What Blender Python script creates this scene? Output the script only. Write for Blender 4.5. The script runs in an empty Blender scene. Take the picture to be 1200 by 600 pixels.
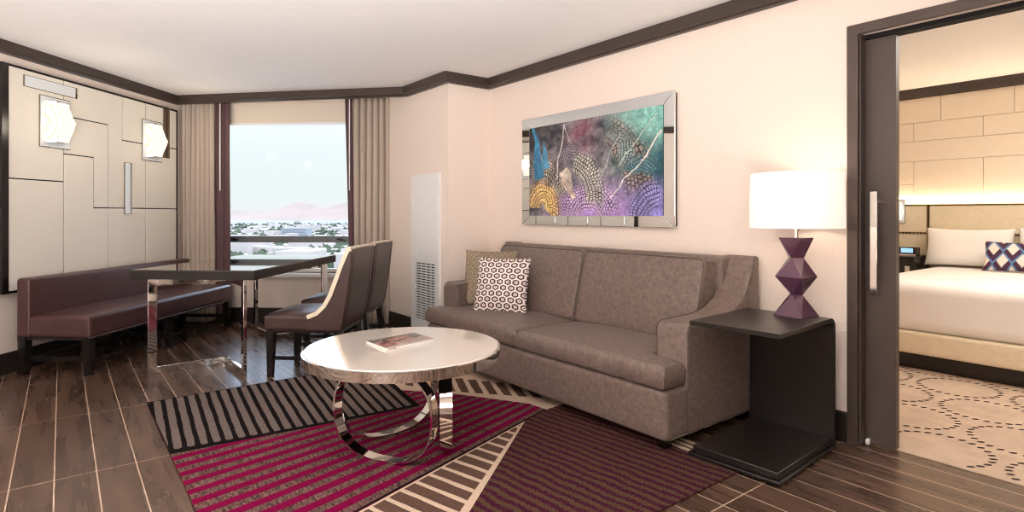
import bpy, bmesh, math, random
from mathutils import Vector, Matrix, Euler
random.seed(7)
PI = math.pi
COL = bpy.context.scene.collection
sc = bpy.context.scene
sc.cycles.filter_width = 1.15
TH = math.radians(41.195)          # the window corner of the room is turned by this angle
CT, ST = math.cos(TH), math.sin(TH)
H = 2.405                          # ceiling height

def Lw(lx, ly, z=0.0):
    return Vector((lx*CT + ly*ST, -lx*ST + ly*CT, z))

def S(r, g, b, a=1.0):
    f = lambda c: (c/12.92 if c <= 0.04045 else ((c+0.055)/1.055)**2.4)
    return (f(r/255), f(g/255), f(b/255), a)

# ---------------------------------------------------------------- materials
def nodes_of(name):
    m = bpy.data.materials.new(name); m.use_nodes = True
    nt = m.node_tree
    return m, nt, nt.nodes, nt.links, nt.nodes['Principled BSDF']

def scale_col(c, k):
    return (min(c[0]*k, 1), min(c[1]*k, 1), min(c[2]*k, 1), 1)

def M(name, base, rough=0.5, metal=0.0, noise=20.0, amt=0.06, bump=0.0, bscale=None, spec=0.5, coat=0.0, stretch=None, sheen=0.0, dark=None):
    m, nt, N, K, P = nodes_of(name)
    tc = N.new('ShaderNodeTexCoord'); mp = N.new('ShaderNodeMapping')
    K.new(tc.outputs['Object'], mp.inputs['Vector'])
    if stretch: mp.inputs['Scale'].default_value = stretch
    nz = N.new('ShaderNodeTexNoise'); nz.inputs['Scale'].default_value = noise; nz.inputs['Detail'].default_value = 4
    K.new(mp.outputs['Vector'], nz.inputs['Vector'])
    rp = N.new('ShaderNodeValToRGB')
    rp.color_ramp.elements[0].position = 0.32; rp.color_ramp.elements[1].position = 0.68
    rp.color_ramp.elements[0].color = dark if dark else scale_col(base, 1-amt)
    rp.color_ramp.elements[1].color = scale_col(base, 1+amt)
    K.new(nz.outputs['Fac'], rp.inputs['Fac']); K.new(rp.outputs['Color'], P.inputs['Base Color'])
    P.inputs['Roughness'].default_value = rough; P.inputs['Metallic'].default_value = metal
    P.inputs['Specular IOR Level'].default_value = spec
    P.inputs['Coat Weight'].default_value = coat
    if sheen:
        P.inputs['Sheen Weight'].default_value = sheen
    if bump:
        b = N.new('ShaderNodeBump'); b.inputs['Strength'].default_value = bump; b.inputs['Distance'].default_value = 0.002
        n2 = N.new('ShaderNodeTexNoise'); n2.inputs['Scale'].default_value = bscale or noise*4
        K.new(mp.outputs['Vector'], n2.inputs['Vector'])
        K.new(n2.outputs['Fac'], b.inputs['Height']); K.new(b.outputs['Normal'], P.inputs['Normal'])
    return m

def EM(name, col, strength, base=None):
    m, nt, N, K, P = nodes_of(name)
    nz = N.new('ShaderNodeTexNoise'); nz.inputs['Scale'].default_value = 6
    rp = N.new('ShaderNodeValToRGB'); rp.color_ramp.elements[0].color = scale_col(col, .95); rp.color_ramp.elements[1].color = col
    K.new(nz.outputs['Fac'], rp.inputs['Fac'])
    K.new(rp.outputs['Color'], P.inputs['Emission Color'])
    P.inputs['Emission Strength'].default_value = strength
    P.inputs['Base Color'].default_value = base or col
    P.inputs['Roughness'].default_value = 0.6
    return m

def ATTR(name, rough=0.7, coat=0.0, bump=0.0, bscale=400):
    m, nt, N, K, P = nodes_of(name)
    a = N.new('ShaderNodeVertexColor'); a.layer_name = 'paint'
    K.new(a.outputs['Color'], P.inputs['Base Color'])
    P.inputs['Roughness'].default_value = rough; P.inputs['Coat Weight'].default_value = coat
    if bump:
        tc = N.new('ShaderNodeTexCoord'); nz = N.new('ShaderNodeTexNoise'); nz.inputs['Scale'].default_value = bscale
        b = N.new('ShaderNodeBump'); b.inputs['Strength'].default_value = bump; b.inputs['Distance'].default_value = .002
        K.new(tc.outputs['Object'], nz.inputs['Vector']); K.new(nz.outputs['Fac'], b.inputs['Height']); K.new(b.outputs['Normal'], P.inputs['Normal'])
    return m

def floor_mat():
    m, nt, N, K, P = nodes_of('wood_plank_tile')
    tc = N.new('ShaderNodeTexCoord')
    sx = N.new('ShaderNodeSeparateXYZ'); K.new(tc.outputs['Object'], sx.inputs[0])
    ay = N.new('ShaderNodeMath'); ay.operation = 'ADD'; ay.inputs[1].default_value = -3.22 + 9.55
    ax = N.new('ShaderNodeMath'); ax.operation = 'ADD'; ax.inputs[1].default_value = 0.05 + 7.5
    K.new(sx.outputs['Y'], ay.inputs[0]); K.new(sx.outputs['X'], ax.inputs[0])
    cx = N.new('ShaderNodeCombineXYZ'); K.new(ay.outputs[0], cx.inputs['X']); K.new(ax.outputs[0], cx.inputs['Y'])
    br = N.new('ShaderNodeTexBrick'); br.offset = 0.0; br.squash = 1.0
    br.inputs['Scale'].default_value = 1.0; br.inputs['Brick Width'].default_value = 0.955
    br.inputs['Row Height'].default_value = 0.1505; br.inputs['Mortar Size'].default_value = 0.0028
    br.inputs['Mortar Smooth'].default_value = 0.2
    br.inputs['Color1'].default_value = (0.50, 0.50, 0.50, 1); br.inputs['Color2'].default_value = (1, 1, 1, 1); br.inputs['Mortar'].default_value = (0, 0, 0, 1)
    K.new(cx.outputs[0], br.inputs['Vector'])
    mp = N.new('ShaderNodeMapping'); mp.inputs['Scale'].default_value = (16, 1.6, 1); K.new(tc.outputs['Object'], mp.inputs['Vector'])
    nz = N.new('ShaderNodeTexNoise'); nz.inputs['Scale'].default_value = 1.0; nz.inputs['Detail'].default_value = 6; nz.inputs['Distortion'].default_value = .6
    K.new(mp.outputs[0], nz.inputs['Vector'])
    # shift the grain per plank
    rp = N.new('ShaderNodeValToRGB')
    e = rp.color_ramp.elements
    e[0].position = .28; e[0].color = S(70, 51, 41); e[1].position = .85; e[1].color = S(114, 87, 70)
    x = e.new(.5); x.color = S(84, 62, 50)
    K.new(nz.outputs['Fac'], rp.inputs['Fac'])
    mul = N.new('ShaderNodeMix'); mul.data_type = 'RGBA'; mul.blend_type = 'MULTIPLY'; mul.inputs['Factor'].default_value = 0.55
    K.new(rp.outputs['Color'], mul.inputs['A']); K.new(br.outputs['Color'], mul.inputs['B'])
    mix = N.new('ShaderNodeMix'); mix.data_type = 'RGBA'
    K.new(br.outputs['Fac'], mix.inputs['Factor']); K.new(mul.outputs['Result'], mix.inputs['A'])
    mix.inputs['B'].default_value = S(190, 165, 145)
    K.new(mix.outputs['Result'], P.inputs['Base Color'])
    mr = N.new('ShaderNodeMapRange'); mr.inputs['To Min'].default_value = .20; mr.inputs['To Max'].default_value = .36
    K.new(nz.outputs['Fac'], mr.inputs['Value']); K.new(mr.outputs[0], P.inputs['Roughness'])
    b = N.new('ShaderNodeBump'); b.inputs['Strength'].default_value = .25; b.inputs['Distance'].default_value = .002; b.invert = True
    K.new(br.outputs['Fac'], b.inputs['Height']); K.new(b.outputs['Normal'], P.inputs['Normal'])
    P.inputs['Specular IOR Level'].default_value = .45
    return m

def glass_mat():
    m, nt, N, K, P = nodes_of('window_glass')
    out = N['Material Output']; N.remove(P)
    t = N.new('ShaderNodeBsdfTransparent'); t.inputs['Color'].default_value = (.97, .985, .98, 1)
    g = N.new('ShaderNodeBsdfGlossy'); g.inputs['Roughness'].default_value = .01
    fr = N.new('ShaderNodeFresnel'); fr.inputs['IOR'].default_value = 1.10
    mx = N.new('ShaderNodeMixShader'); K.new(fr.outputs[0], mx.inputs[0]); K.new(t.outputs[0], mx.inputs[1]); K.new(g.outputs[0], mx.inputs[2])
    K.new(mx.outputs[0], out.inputs['Surface'])
    return m

def shade_mat(name, col, em, transl=.5):
    m, nt, N, K, P = nodes_of(name)
    out = N['Material Output']
    P.inputs['Base Color'].default_value = col; P.inputs['Roughness'].default_value = .8
    P.inputs['Emission Color'].default_value = col; P.inputs['Emission Strength'].default_value = em
    w = N.new('ShaderNodeTexNoise'); w.inputs['Scale'].default_value = 300
    b = N.new('ShaderNodeBump'); b.inputs['Strength'].default_value = .1; K.new(w.outputs['Fac'], b.inputs['Height']); K.new(b.outputs['Normal'], P.inputs['Normal'])
    tr = N.new('ShaderNodeBsdfTranslucent'); tr.inputs['Color'].default_value = col
    mx = N.new('ShaderNodeMixShader'); mx.inputs[0].default_value = transl
    K.new(P.outputs[0], mx.inputs[1]); K.new(tr.outputs[0], mx.inputs[2]); K.new(mx.outputs[0], out.inputs['Surface'])
    return m

def stripes_mat():
    m, nt, N, K, P = nodes_of('rug_purple_ground')
    tc = N.new('ShaderNodeTexCoord'); sx = N.new('ShaderNodeSeparateXYZ'); K.new(tc.outputs['Object'], sx.inputs[0])
    nz = N.new('ShaderNodeTexNoise'); nz.inputs['Scale'].default_value = 9; K.new(tc.outputs['Object'], nz.inputs['Vector'])
    ma = N.new('ShaderNodeMath'); ma.operation = 'MULTIPLY_ADD'; ma.inputs[1].default_value = .035; K.new(nz.outputs['Fac'], ma.inputs[0]); K.new(sx.outputs['X'], ma.inputs[2])
    yy = N.new('ShaderNodeMath'); yy.operation = 'MULTIPLY_ADD'; yy.inputs[1].default_value = .10; K.new(sx.outputs['Y'], yy.inputs[0]); K.new(ma.outputs[0], yy.inputs[2])
    sn = N.new('ShaderNodeMath'); sn.operation = 'MULTIPLY'; sn.inputs[1].default_value = 2*PI/.052; K.new(yy.outputs[0], sn.inputs[0])
    s2 = N.new('ShaderNodeMath'); s2.operation = 'SINE'; K.new(sn.outputs[0], s2.inputs[0])
    n2 = N.new('ShaderNodeTexNoise'); n2.inputs['Scale'].default_value = 120; K.new(tc.outputs['Object'], n2.inputs['Vector'])
    n3 = N.new('ShaderNodeMath'); n3.operation = 'MULTIPLY_ADD'; n3.inputs[1].default_value = 7.0; n3.inputs[2].default_value = -3.0; K.new(n2.outputs['Fac'], n3.inputs[0])
    ad = N.new('ShaderNodeMath'); ad.operation = 'ADD'; K.new(s2.outputs[0], ad.inputs[0]); K.new(n3.outputs[0], ad.inputs[1])
    rp = N.new('ShaderNodeValToRGB'); rp.color_ramp.elements[0].color = S(80, 60, 43); rp.color_ramp.elements[0].position = .2
    rp.color_ramp.elements[1].color = S(60, 18, 40); rp.color_ramp.elements[1].position = .75
    K.new(ad.outputs[0], rp.inputs['Fac']); K.new(rp.outputs['Color'], P.inputs['Base Color']); P.inputs['Roughness'].default_value = .95
    b = N.new('ShaderNodeBump'); b.inputs['Strength'].default_value = .6; b.inputs['Distance'].default_value = .003
    n4 = N.new('ShaderNodeTexNoise'); n4.inputs['Scale'].default_value = 250; K.new(tc.outputs['Object'], n4.inputs['Vector'])
    K.new(n4.outputs['Fac'], b.inputs['Height']); K.new(b.outputs['Normal'], P.inputs['Normal'])
    P.inputs['Specular IOR Level'].default_value = .06
    return m

def terrain_mat():
    m, nt, N, K, P = nodes_of('desert_city_ground')
    tc = N.new('ShaderNodeTexCoord')
    mp = N.new('ShaderNodeMapping'); mp.inputs['Scale'].default_value = (.02, .007, 1); K.new(tc.outputs['Object'], mp.inputs['Vector'])
    nz = N.new('ShaderNodeTexNoise'); nz.inputs['Scale'].default_value = 1.0; nz.inputs['Detail'].default_value = 8; nz.inputs['Roughness'].default_value = .75
    K.new(mp.outputs[0], nz.inputs['Vector'])
    rp = N.new('ShaderNodeValToRGB'); e = rp.color_ramp.elements
    e[0].position = .38; e[0].color = S(64, 72, 60); e[1].position = .60; e[1].color = S(156, 146, 138)
    x = e.new(.5); x.color = S(134, 120, 112)
    K.new(nz.outputs['Fac'], rp.inputs['Fac'])
    # dry haze mixed into the ground colour, thickening away from the hotel
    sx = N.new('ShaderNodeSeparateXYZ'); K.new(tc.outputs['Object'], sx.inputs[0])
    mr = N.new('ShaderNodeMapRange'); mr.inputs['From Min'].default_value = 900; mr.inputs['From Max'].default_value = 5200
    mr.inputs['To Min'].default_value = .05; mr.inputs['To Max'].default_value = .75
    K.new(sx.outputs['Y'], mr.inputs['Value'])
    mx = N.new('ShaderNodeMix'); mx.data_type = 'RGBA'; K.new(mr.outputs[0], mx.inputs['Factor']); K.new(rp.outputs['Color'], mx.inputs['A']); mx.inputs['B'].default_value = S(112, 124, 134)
    K.new(mx.outputs['Result'], P.inputs['Base Color']); P.inputs['Roughness'].default_value = 1; P.inputs['Specular IOR Level'].default_value = 0
    return m

m_wall = M('wall_paint', S(235, 219, 207), .75, noise=60, amt=.02, bump=.05, bscale=300)
m_ceil = M('ceiling_paint', S(246, 243, 241), .85, noise=12, amt=.012)
m_trim = M('dark_trim', S(64, 53, 47), .42, noise=8, amt=.08)
m_base = M('black_base', S(38, 31, 28), .4, noise=8, amt=.1)
m_bronze = M('bronze_metal', S(84, 71, 65), .38, metal=.35, noise=6, amt=.08)
m_door = M('door_laminate', S(78, 66, 60), .45, noise=5, amt=.05)
m_floor = floor_mat()
m_carpet = M('beige_carpet', S(190, 166, 144), .95, noise=7, amt=.10, bump=.6, bscale=300)
m_carpet_dot = M('carpet_dot', S(72, 52, 48), .95, noise=80, amt=.2)
m_chrome = M('polished_chrome', (.82, .80, .78, 1), .045, metal=1, noise=3, amt=.02)
m_mirror = M('mirror_glass', (.86, .88, .88, 1), .02, metal=1, noise=2, amt=.01)
m_darkmirror = M('bronze_mirror', (.30, .26, .22, 1), .06, metal=1, noise=2, amt=.03)
m_black = M('black_lacquer', S(26, 21, 20), .25, noise=10, amt=.15, spec=.5)
m_espresso = M('espresso_wood', S(27, 22, 20), .36, noise=3, amt=.15, stretch=(4, 40, 4))
m_tabletop = M('table_black_glass', S(30, 27, 27), .03, noise=4, amt=.1, coat=1.0, spec=.8)
m_tableedge = M('table_edge', S(28, 25, 25), .35, noise=6, amt=.1)
m_leather = M('aubergine_leather', S(76, 49, 50), .34, noise=30, amt=.12, bump=.12, bscale=260)
m_chairleather = M('brown_leather', S(66, 46, 43), .36, noise=30, amt=.12, bump=.12, bscale=260)
m_inlay = M('mirror_pale_reflection', S(232, 237, 240), .3, metal=.25, noise=2, amt=.02)  # pale base colour stands in for bright reflections in the mirror
m_piping = M('leather_piping', S(104, 76, 74), .4, noise=30, amt=.1)
m_cream = M('cream_leather', S(230, 216, 192), .45, noise=30, amt=.05)
m_panel = M('panel_vinyl', S(232, 224, 212), .55, noise=60, amt=.03, bump=.06, bscale=500)
m_sofa = M('taupe_fabric', S(118, 100, 91), .46, noise=40, amt=.10, bump=.3, bscale=600, sheen=.05, dark=S(99, 83, 75))
m_sofapipe = M('sofa_piping', S(92, 77, 70), .6, noise=30, amt=.1)
m_purple = M('plum_lacquer', S(86, 52, 72), .16, noise=6, amt=.06, coat=.4)
m_curtain = M('beige_drape', S(184, 168, 155), .8, noise=160, amt=.07, bump=.1, bscale=500)
m_dcurtain = M('purple_drape', S(92, 66, 70), .8, noise=120, amt=.1)
m_rollershade = M('roller_fabric', S(222, 208, 192), .85, noise=200, amt=.03)
m_white = M('white_enamel', S(236, 234, 231), .4, noise=10, amt=.02)
m_sill = M('sill_white', S(232, 228, 222), .35, noise=10, amt=.02)
m_grey = M('grey_metal', S(108, 110, 112), .4, metal=.3, noise=10, amt=.05)
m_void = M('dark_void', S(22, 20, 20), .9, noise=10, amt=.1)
m_glass = glass_mat()
m_bwall = M('bedroom_wall', S(214, 190, 160), .7, noise=40, amt=.03)
m_block = M('bedroom_block', S(240, 224, 202), .6, noise=50, amt=.02)
m_whiteglass = M('white_glass_top', S(203, 193, 184), .05, noise=4, amt=.01, coat=.6)
m_shade = shade_mat('lamp_shade_linen', S(250, 245, 240), .34, .30)
def fluted(name, c0, c1, e):
    m, nt, N, K, P = nodes_of(name)
    tc = N.new('ShaderNodeTexCoord'); wv = N.new('ShaderNodeTexWave'); wv.bands_direction = 'Y'
    wv.inputs['Scale'].default_value = 11; wv.inputs['Distortion'].default_value = .6
    K.new(tc.outputs['Object'], wv.inputs['Vector'])
    rp = N.new('ShaderNodeValToRGB'); rp.color_ramp.elements[0].color = c0; rp.color_ramp.elements[1].color = c1; rp.color_ramp.elements[1].position = .6
    K.new(wv.outputs['Fac'], rp.inputs['Fac']); K.new(rp.outputs['Color'], P.inputs['Emission Color']); P.inputs['Emission Strength'].default_value = e
    P.inputs['Base Color'].default_value = S(110, 104, 98); P.inputs['Roughness'].default_value = .15
    return m
m_sconce = fluted('crystal_glow', (.80, .70, .54, 1), (1.0, .96, .88, 1), 1.12)
m_crystal = EM('crystal_edge', (1.0, .82, .60, 1), .9)
m_linen = M('white_linen', S(246, 240, 234), .85, noise=5, amt=.015, bump=.05, bscale=40)
m_headboard = M('headboard_leather', S(232, 216, 186), .45, noise=30, amt=.04)
m_bedrail = M('bedrail_leather', S(232, 214, 184), .5, noise=30, amt=.04)
m_nail = M('nailhead_bronze', S(120, 96, 66), .3, metal=1, noise=10, amt=.1)
m_screen = EM('clock_screen', S(150, 200, 240), .9)
m_paint = ATTR('printed_canvas', .5, coat=.05)
m_print = ATTR('printed_fabric', .85, bump=.3)
m_cover = ATTR('magazine_print', .25, coat=.3)
m_paper = M('magazine_paper', S(238, 232, 226), .6, noise=50, amt=.03)
m_led = EM('led_strip', (1.0, .80, .54, 1), 9.0)
r_dark = M('rug_charcoal', S(20, 15, 16), .95, noise=160, amt=.25, spec=.06, bump=.8, bscale=300)
r_grey = M('rug_grey', S(106, 94, 89), .95, noise=150, amt=.28, spec=.06, bump=.8, bscale=300)
r_mag = M('rug_magenta', S(112, 4, 54), .92, noise=150, amt=.14, spec=.06, bump=.6, bscale=300)
r_taupe = M('rug_taupe', S(104, 80, 72), .95, noise=55, amt=.5, spec=.06, bump=.8, bscale=300, stretch=(3.2, .6, 1), dark=S(52, 30, 34))
r_beige = M('rug_beige', S(192, 168, 148), .95, noise=140, amt=.08, spec=.06, bump=.6, bscale=300)
r_brown = M('rug_brown', S(90, 68, 58), .95, noise=150, amt=.15, spec=.06, bump=.8, bscale=300)
r_purple = stripes_mat()
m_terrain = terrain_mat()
m_mount = M('hazy_mountain', S(124, 109, 100), 1, noise=.0022, amt=.06, spec=0)
m_roofs = M('pale_roofs', S(156, 145, 138), .95, noise=.01, amt=.12, spec=0)
m_tower = M('tower_wall', S(128, 130, 132), .9, noise=.05, amt=.05, spec=0)
m_trees = M('tree_green', S(58, 63, 50), 1, noise=.02, amt=.25, spec=0)
m_ledge = M('roof_ledge', S(176, 176, 174), .8, noise=1, amt=.04)

# ---------------------------------------------------------------- mesh builder
class MB:
    def __init__(s): s.v = []; s.f = []; s.mi = []; s.sm = []
    def add(s, vs, fs, mi=0, smooth=False):
        o = len(s.v); s.v += [Vector(p) for p in vs]
        for f in fs: s.f.append([o+i for i in f]); s.mi.append(mi); s.sm.append(smooth)
        return s
    def box(s, x0, y0, z0, x1, y1, z1, mi=0):
        vs = [(x0,y0,z0),(x1,y0,z0),(x1,y1,z0),(x0,y1,z0),(x0,y0,z1),(x1,y0,z1),(x1,y1,z1),(x0,y1,z1)]
        return s.add(vs, [(0,3,2,1),(4,5,6,7),(0,1,5,4),(1,2,6,5),(2,3,7,6),(3,0,4,7)], mi)
    def bar(s, a, b, w, t, up=(0,0,1), mi=0):
        """rectangular bar from a to b: w across (perpendicular to up), t along up"""
        a = Vector(a); b = Vector(b); d = (b-a).normalized(); u = Vector(up)
        if abs(d.dot(u)) > .99: u = Vector((1,0,0))
        r = d.cross(u).normalized(); u = r.cross(d).normalized()
        vs = []
        for p in (a, b):
            for i, j in ((-1,-1),(1,-1),(1,1),(-1,1)): vs.append(p + r*(i*w/2) + u*(j*t/2))
        return s.add(vs, [(0,3,2,1),(4,5,6,7),(0,1,5,4),(1,2,6,5),(2,3,7,6),(3,0,4,7)], mi)
    def taper(s, a, b, wa, wb, mi=0):
        a = Vector(a); b = Vector(b); vs = []
        for p, w in ((a, wa), (b, wb)):
            for i, j in ((-1,-1),(1,-1),(1,1),(-1,1)): vs.append(p + Vector((i*w/2, j*w/2, 0)))
        return s.add(vs, [(0,1,2,3),(7,6,5,4),(0,4,5,1),(1,5,6,2),(2,6,7,3),(3,7,4,0)] if a.z > b.z else [(0,3,2,1),(4,5,6,7),(0,1,5,4),(1,2,6,5),(2,3,7,6),(3,0,4,7)], mi)
    def prism(s, poly, axis, a, b, mi=0, capmi=None):
        """poly: 2D points; axis 'z': (x,y), 'y': (x,z), 'x': (y,z); extruded from a to b"""
        n = len(poly)
        def P(p, h):
            return {'z': (p[0], p[1], h), 'y': (p[0], h, p[1]), 'x': (h, p[0], p[1])}[axis]
        vs = [P(p, a) for p in poly] + [P(p, b) for p in poly]
        fs = [[i, (i+1) % n, n+(i+1) % n, n+i] for i in range(n)]
        s.add(vs, fs, mi)
        o = len(s.v) - 2*n
        for f in (list(range(n))[::-1], list(range(n, 2*n))):
            s.f.append([o+i for i in f]); s.mi.append(mi if capmi is None else capmi); s.sm.append(False)
        return s
    def tube(s, pts, r, n=8, mi=0, closed=False):
        pts = [Vector(p) for p in pts]; m = len(pts); vs = []
        for i, p in enumerate(pts):
            if closed: d = pts[(i+1) % m] - pts[i-1]
            else: d = pts[min(i+1, m-1)] - pts[max(i-1, 0)]
            d.normalize(); u = Vector((0,0,1)) if abs(d.z) < .9 else Vector((1,0,0))
            a = d.cross(u).normalized(); b = a.cross(d)
            for k in range(n):
                t = 2*PI*k/n; vs.append(p + a*(r*math.cos(t)) + b*(r*math.sin(t)))
        fs = []
        for i in range(m if closed else m-1):
            for k in range(n):
                fs.append((i*n+k, i*n+(k+1) % n, ((i+1) % m)*n+(k+1) % n, ((i+1) % m)*n+k))
        if not closed: fs += [tuple(range(n))[::-1], tuple((m-1)*n+k for k in range(n))]
        return s.add(vs, fs, mi, True)
    def lathe(s, prof, n=48, c=(0,0), mi=0, smooth=True, rot=0.0, close=False):
        vs = []; fs = []; m = len(prof)
        for r, z in prof:
            for k in range(n):
                t = 2*PI*k/n + rot; vs.append((c[0]+r*math.cos(t), c[1]+r*math.sin(t), z))
        for i in range(m-1 if not close else m):
            j = (i+1) % m
            for k in range(n): fs.append((i*n+k, i*n+(k+1) % n, j*n+(k+1) % n, j*n+k))
        s.add(vs, fs, mi, smooth)
        if not close:
            o = len(s.v) - n*m
            for base, rev in ((0, True), ((m-1)*n, False)):
                if prof[0 if rev else -1][0] > 1e-6:
                    l = [o+base+k for k in range(n)]
                    s.f.append(l[::-1] if rev else l); s.mi.append(mi); s.sm.append(False)
        return s
    def cushion(s, c, size, r, puff=(0,0,0), n=14, mat=None, mi=0):
        """soft box: rounded edges of radius r, faces puffed outwards"""
        hx, hy, hz = [d/2 for d in size]; c = Vector(c)
        def mp(u, v, w):
            p = Vector((u*hx, v*hy, w*hz)); q = Vector((max(-hx+r, min(hx-r, p.x)), max(-hy+r, min(hy-r, p.y)), max(-hz+r, min(hz-r, p.z))))
            d = p-q
            if d.length > 1e-9: p = q + d.normalized()*r
            p.x += math.copysign(1, u)*puff[0]*(1-v*v)*(1-w*w)*abs(u)**3
            p.y += math.copysign(1, v)*puff[1]*(1-u*u)*(1-w*w)*abs(v)**3
            p.z += math.copysign(1, w)*puff[2]*(1-u**4)*(1-v**4)*abs(w)**3
            return p
        # parameter values packed towards the edges
        def par(h):
            e = min(.49, r/(2*h)); k = 4
            a = [-1 + 2*e*(1-math.cos(PI/2*i/k)) for i in range(k)]
            mid = [-1+2*e + (2-4*e)*i/n for i in range(n+1)]
            return a + mid + [-x for x in a[::-1]]
        U, V, W = par(hx), par(hy), par(hz)
        def grid(A, B, fn, flip):
            vs = [fn(a, b) for a in A for b in B]; m = len(B); fs = []
            for i in range(len(A)-1):
                for j in range(m-1):
                    f = (i*m+j, (i+1)*m+j, (i+1)*m+j+1, i*m+j+1); fs.append(f[::-1] if flip else f)
            vs = [(mat @ p if mat else p) + c for p in vs]
            s.add(vs, fs, mi, True)
        for w in (-1, 1):
            grid(U, V, lambda a, b: mp(a, b, w), w < 0)
            grid(V, W, lambda a, b: mp(w, a, b), w < 0)
            grid(W, U, lambda a, b: mp(b, w, a), w < 0)
        return s
    def build(s, name, mats, parent=None, org=None, frame=None, bevel=0.0, seg=2, weld=False, smooth=None, rotz=None):
        me = bpy.data.meshes.new(name)
        if org is None: org = ORG.get(parent.name, Vector((0,0,0))) if parent else Vector((0,0,0))
        org = Vector(org)
        me.from_pydata([tuple(p - org) for p in s.v], [], s.f)
        mats = mats if isinstance(mats, (list, tuple)) else [mats]
        for m in mats: me.materials.append(m)
        me.polygons.foreach_set('material_index', s.mi)
        sm = s.sm if smooth is None else [smooth]*len(s.f)
        me.polygons.foreach_set('use_smooth', sm)
        bm = bmesh.new(); bm.from_mesh(me)
        if weld: bmesh.ops.remove_doubles(bm, verts=bm.verts, dist=1e-5)
        bmesh.ops.recalc_face_normals(bm, faces=bm.faces)
        bm.to_mesh(me); bm.free()
        if any(sm): me.set_sharp_from_angle(angle=math.radians(44))
        o = bpy.data.objects.new(name, me); COL.objects.link(o)
        if parent: o.parent = parent
        else:
            if frame == 'L': o.location = Lw(org.x, org.y, org.z); o.rotation_euler = (0, 0, -TH)
            else: o.location = org
        if bevel:
            b = o.modifiers.new('soft_edges', 'BEVEL'); b.width = bevel; b.segments = seg; b.limit_method = 'ANGLE'; b.angle_limit = math.radians(35); b.harden_normals = False
            for p in me.polygons: p.use_smooth = True
            me.set_sharp_from_angle(angle=math.radians(42))
        return o

ORG = {}
def thing(name, label, cat, org, frame=None, group=None):
    o = bpy.data.objects.new(name, None); COL.objects.link(o); o.empty_display_size = .1
    org = Vector(org); ORG[o.name] = org
    if frame == 'L': o.location = Lw(*org); o.rotation_euler = (0, 0, -TH)
    else: o.location = org
    o['label'] = label; o['category'] = cat
    if group: o['group'] = group
    return o
def tag(o, label, cat, group=None):
    o['label'] = label; o['category'] = cat
    if group: o['group'] = group
    return o
def struct(o): o['kind'] = 'structure'; return o
def copy_tree(o, parent=None):
    c = o.copy(); COL.objects.link(c)
    if parent: c.parent = parent
    for ch in list(o.children): copy_tree(ch, c)
    return c

def sweep(path, profile):
    """one MB per segment; path: world XY points, profile: (offset to the interior side = right of travel, z)"""
    path = [Vector((p[0], p[1])) for p in path]; out = []
    n = len(path); nrm = []
    for i in range(n-1):
        d = (path[i+1]-path[i]).normalized(); nrm.append(Vector((d.y, -d.x)))
    def off(i, a):
        if i == 0: return path[0] + nrm[0]*a
        if i == n-1: return path[-1] + nrm[-1]*a
        b = (nrm[i-1]+nrm[i]); b = b / (1 + nrm[i-1].dot(nrm[i])); return path[i] + b*a
    for i in range(n-1):
        mb = MB(); m = len(profile)
        vs = []
        for k in (i, i+1):
            for a, z in profile: q = off(k, a); vs.append((q.x, q.y, z))
        fs = [(j, (j+1) % m, m+(j+1) % m, m+j) for j in range(m)] + [tuple(range(m))[::-1], tuple(range(m, 2*m))]
        mb.add(vs, fs); out.append(mb)
    return out

# ================================================================= the room shell
LX = -3.91; LY = 6.08               # window wall and left wall planes in the turned frame
DX = 2.70; RX = 3.15; CY = 4.40     # column face, sofa wall, column return
pL0 = Lw(LX, -2.1); pL1 = Lw(LX, LY)
# window wall meets the column plane x = DX
lxw = (DX - LY*ST)/CT; pW = Lw(lxw, LY)
lxr = (RX + .17 + 2.1*ST)/CT; pR = Lw(lxr, -2.1)

# floor: one slab, the timber look tiles run along the sofa wall
fl = MB().prism([(-5.2, -6.2), (3.24, -6.2), (3.24, 8.6), (-5.2, 8.6)], 'z', -.12, 0.0).build('floor', m_floor); struct(fl)
# bedroom carpet with rings of dark dashes
mb = MB().box(3.24, -3.2, -.12, 7.0, 3.2, 0.004)
def dash(x, y, ang, l, w):
    pts = []
    for k in range(8):
        t = 2*PI*k/8; a, b = l/2*math.cos(t), w/2*math.sin(t)
        pts.append((x + a*math.cos(ang) - b*math.sin(ang), y + a*math.sin(ang) + b*math.cos(ang)))
    mb.add([(p[0], p[1], .0055) for p in pts], [tuple(range(8))], 1)
pit = .50
for i in range(-5, 5):
    for j in range(0, 8):
        cx = 3.42 + j*pit*.866; cy = .98 + i*pit + (pit/2 if j % 2 else 0)
        for k in range(28):
            t = 2*PI*k/28
            x = cx + .218*math.cos(t); y = cy + .218*math.sin(t)
            if 3.27 < x < 6.9 and -2.5 < y < 2.8: dash(x, y, -.75, .038, .022)
struct(mb.build('floor_bedroom', [m_carpet, m_carpet_dot]))
# ceilings
struct(MB().prism([(-5.2, -6.2), (3.32, -6.2), (3.32, 8.6), (-5.2, 8.6)], 'z', H, H+.12).build('ceiling', m_ceil))
struct(MB().box(3.32, -3.3, 2.45, 7.2, 3.3, 2.57).build('ceiling_bedroom', m_ceil))

def wall_prism(pts, z0, z1, name, mat):
    return struct(MB().prism([(p[0], p[1]) for p in pts], 'z', z0, z1).build(name, mat))
wall_prism([Lw(LX, -2.3), Lw(LX, LY+.2), Lw(LX-.15, LY+.2), Lw(LX-.15, -2.3)], 0, H, 'wall_left', m_wall)
wall_prism([Lw(LX-.15, -2.1), Lw(LX-.15, -2.25), Lw(lxr+.3, -2.25), Lw(lxr+.3, -2.1)], 0, H, 'wall_rear', m_wall)
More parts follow.
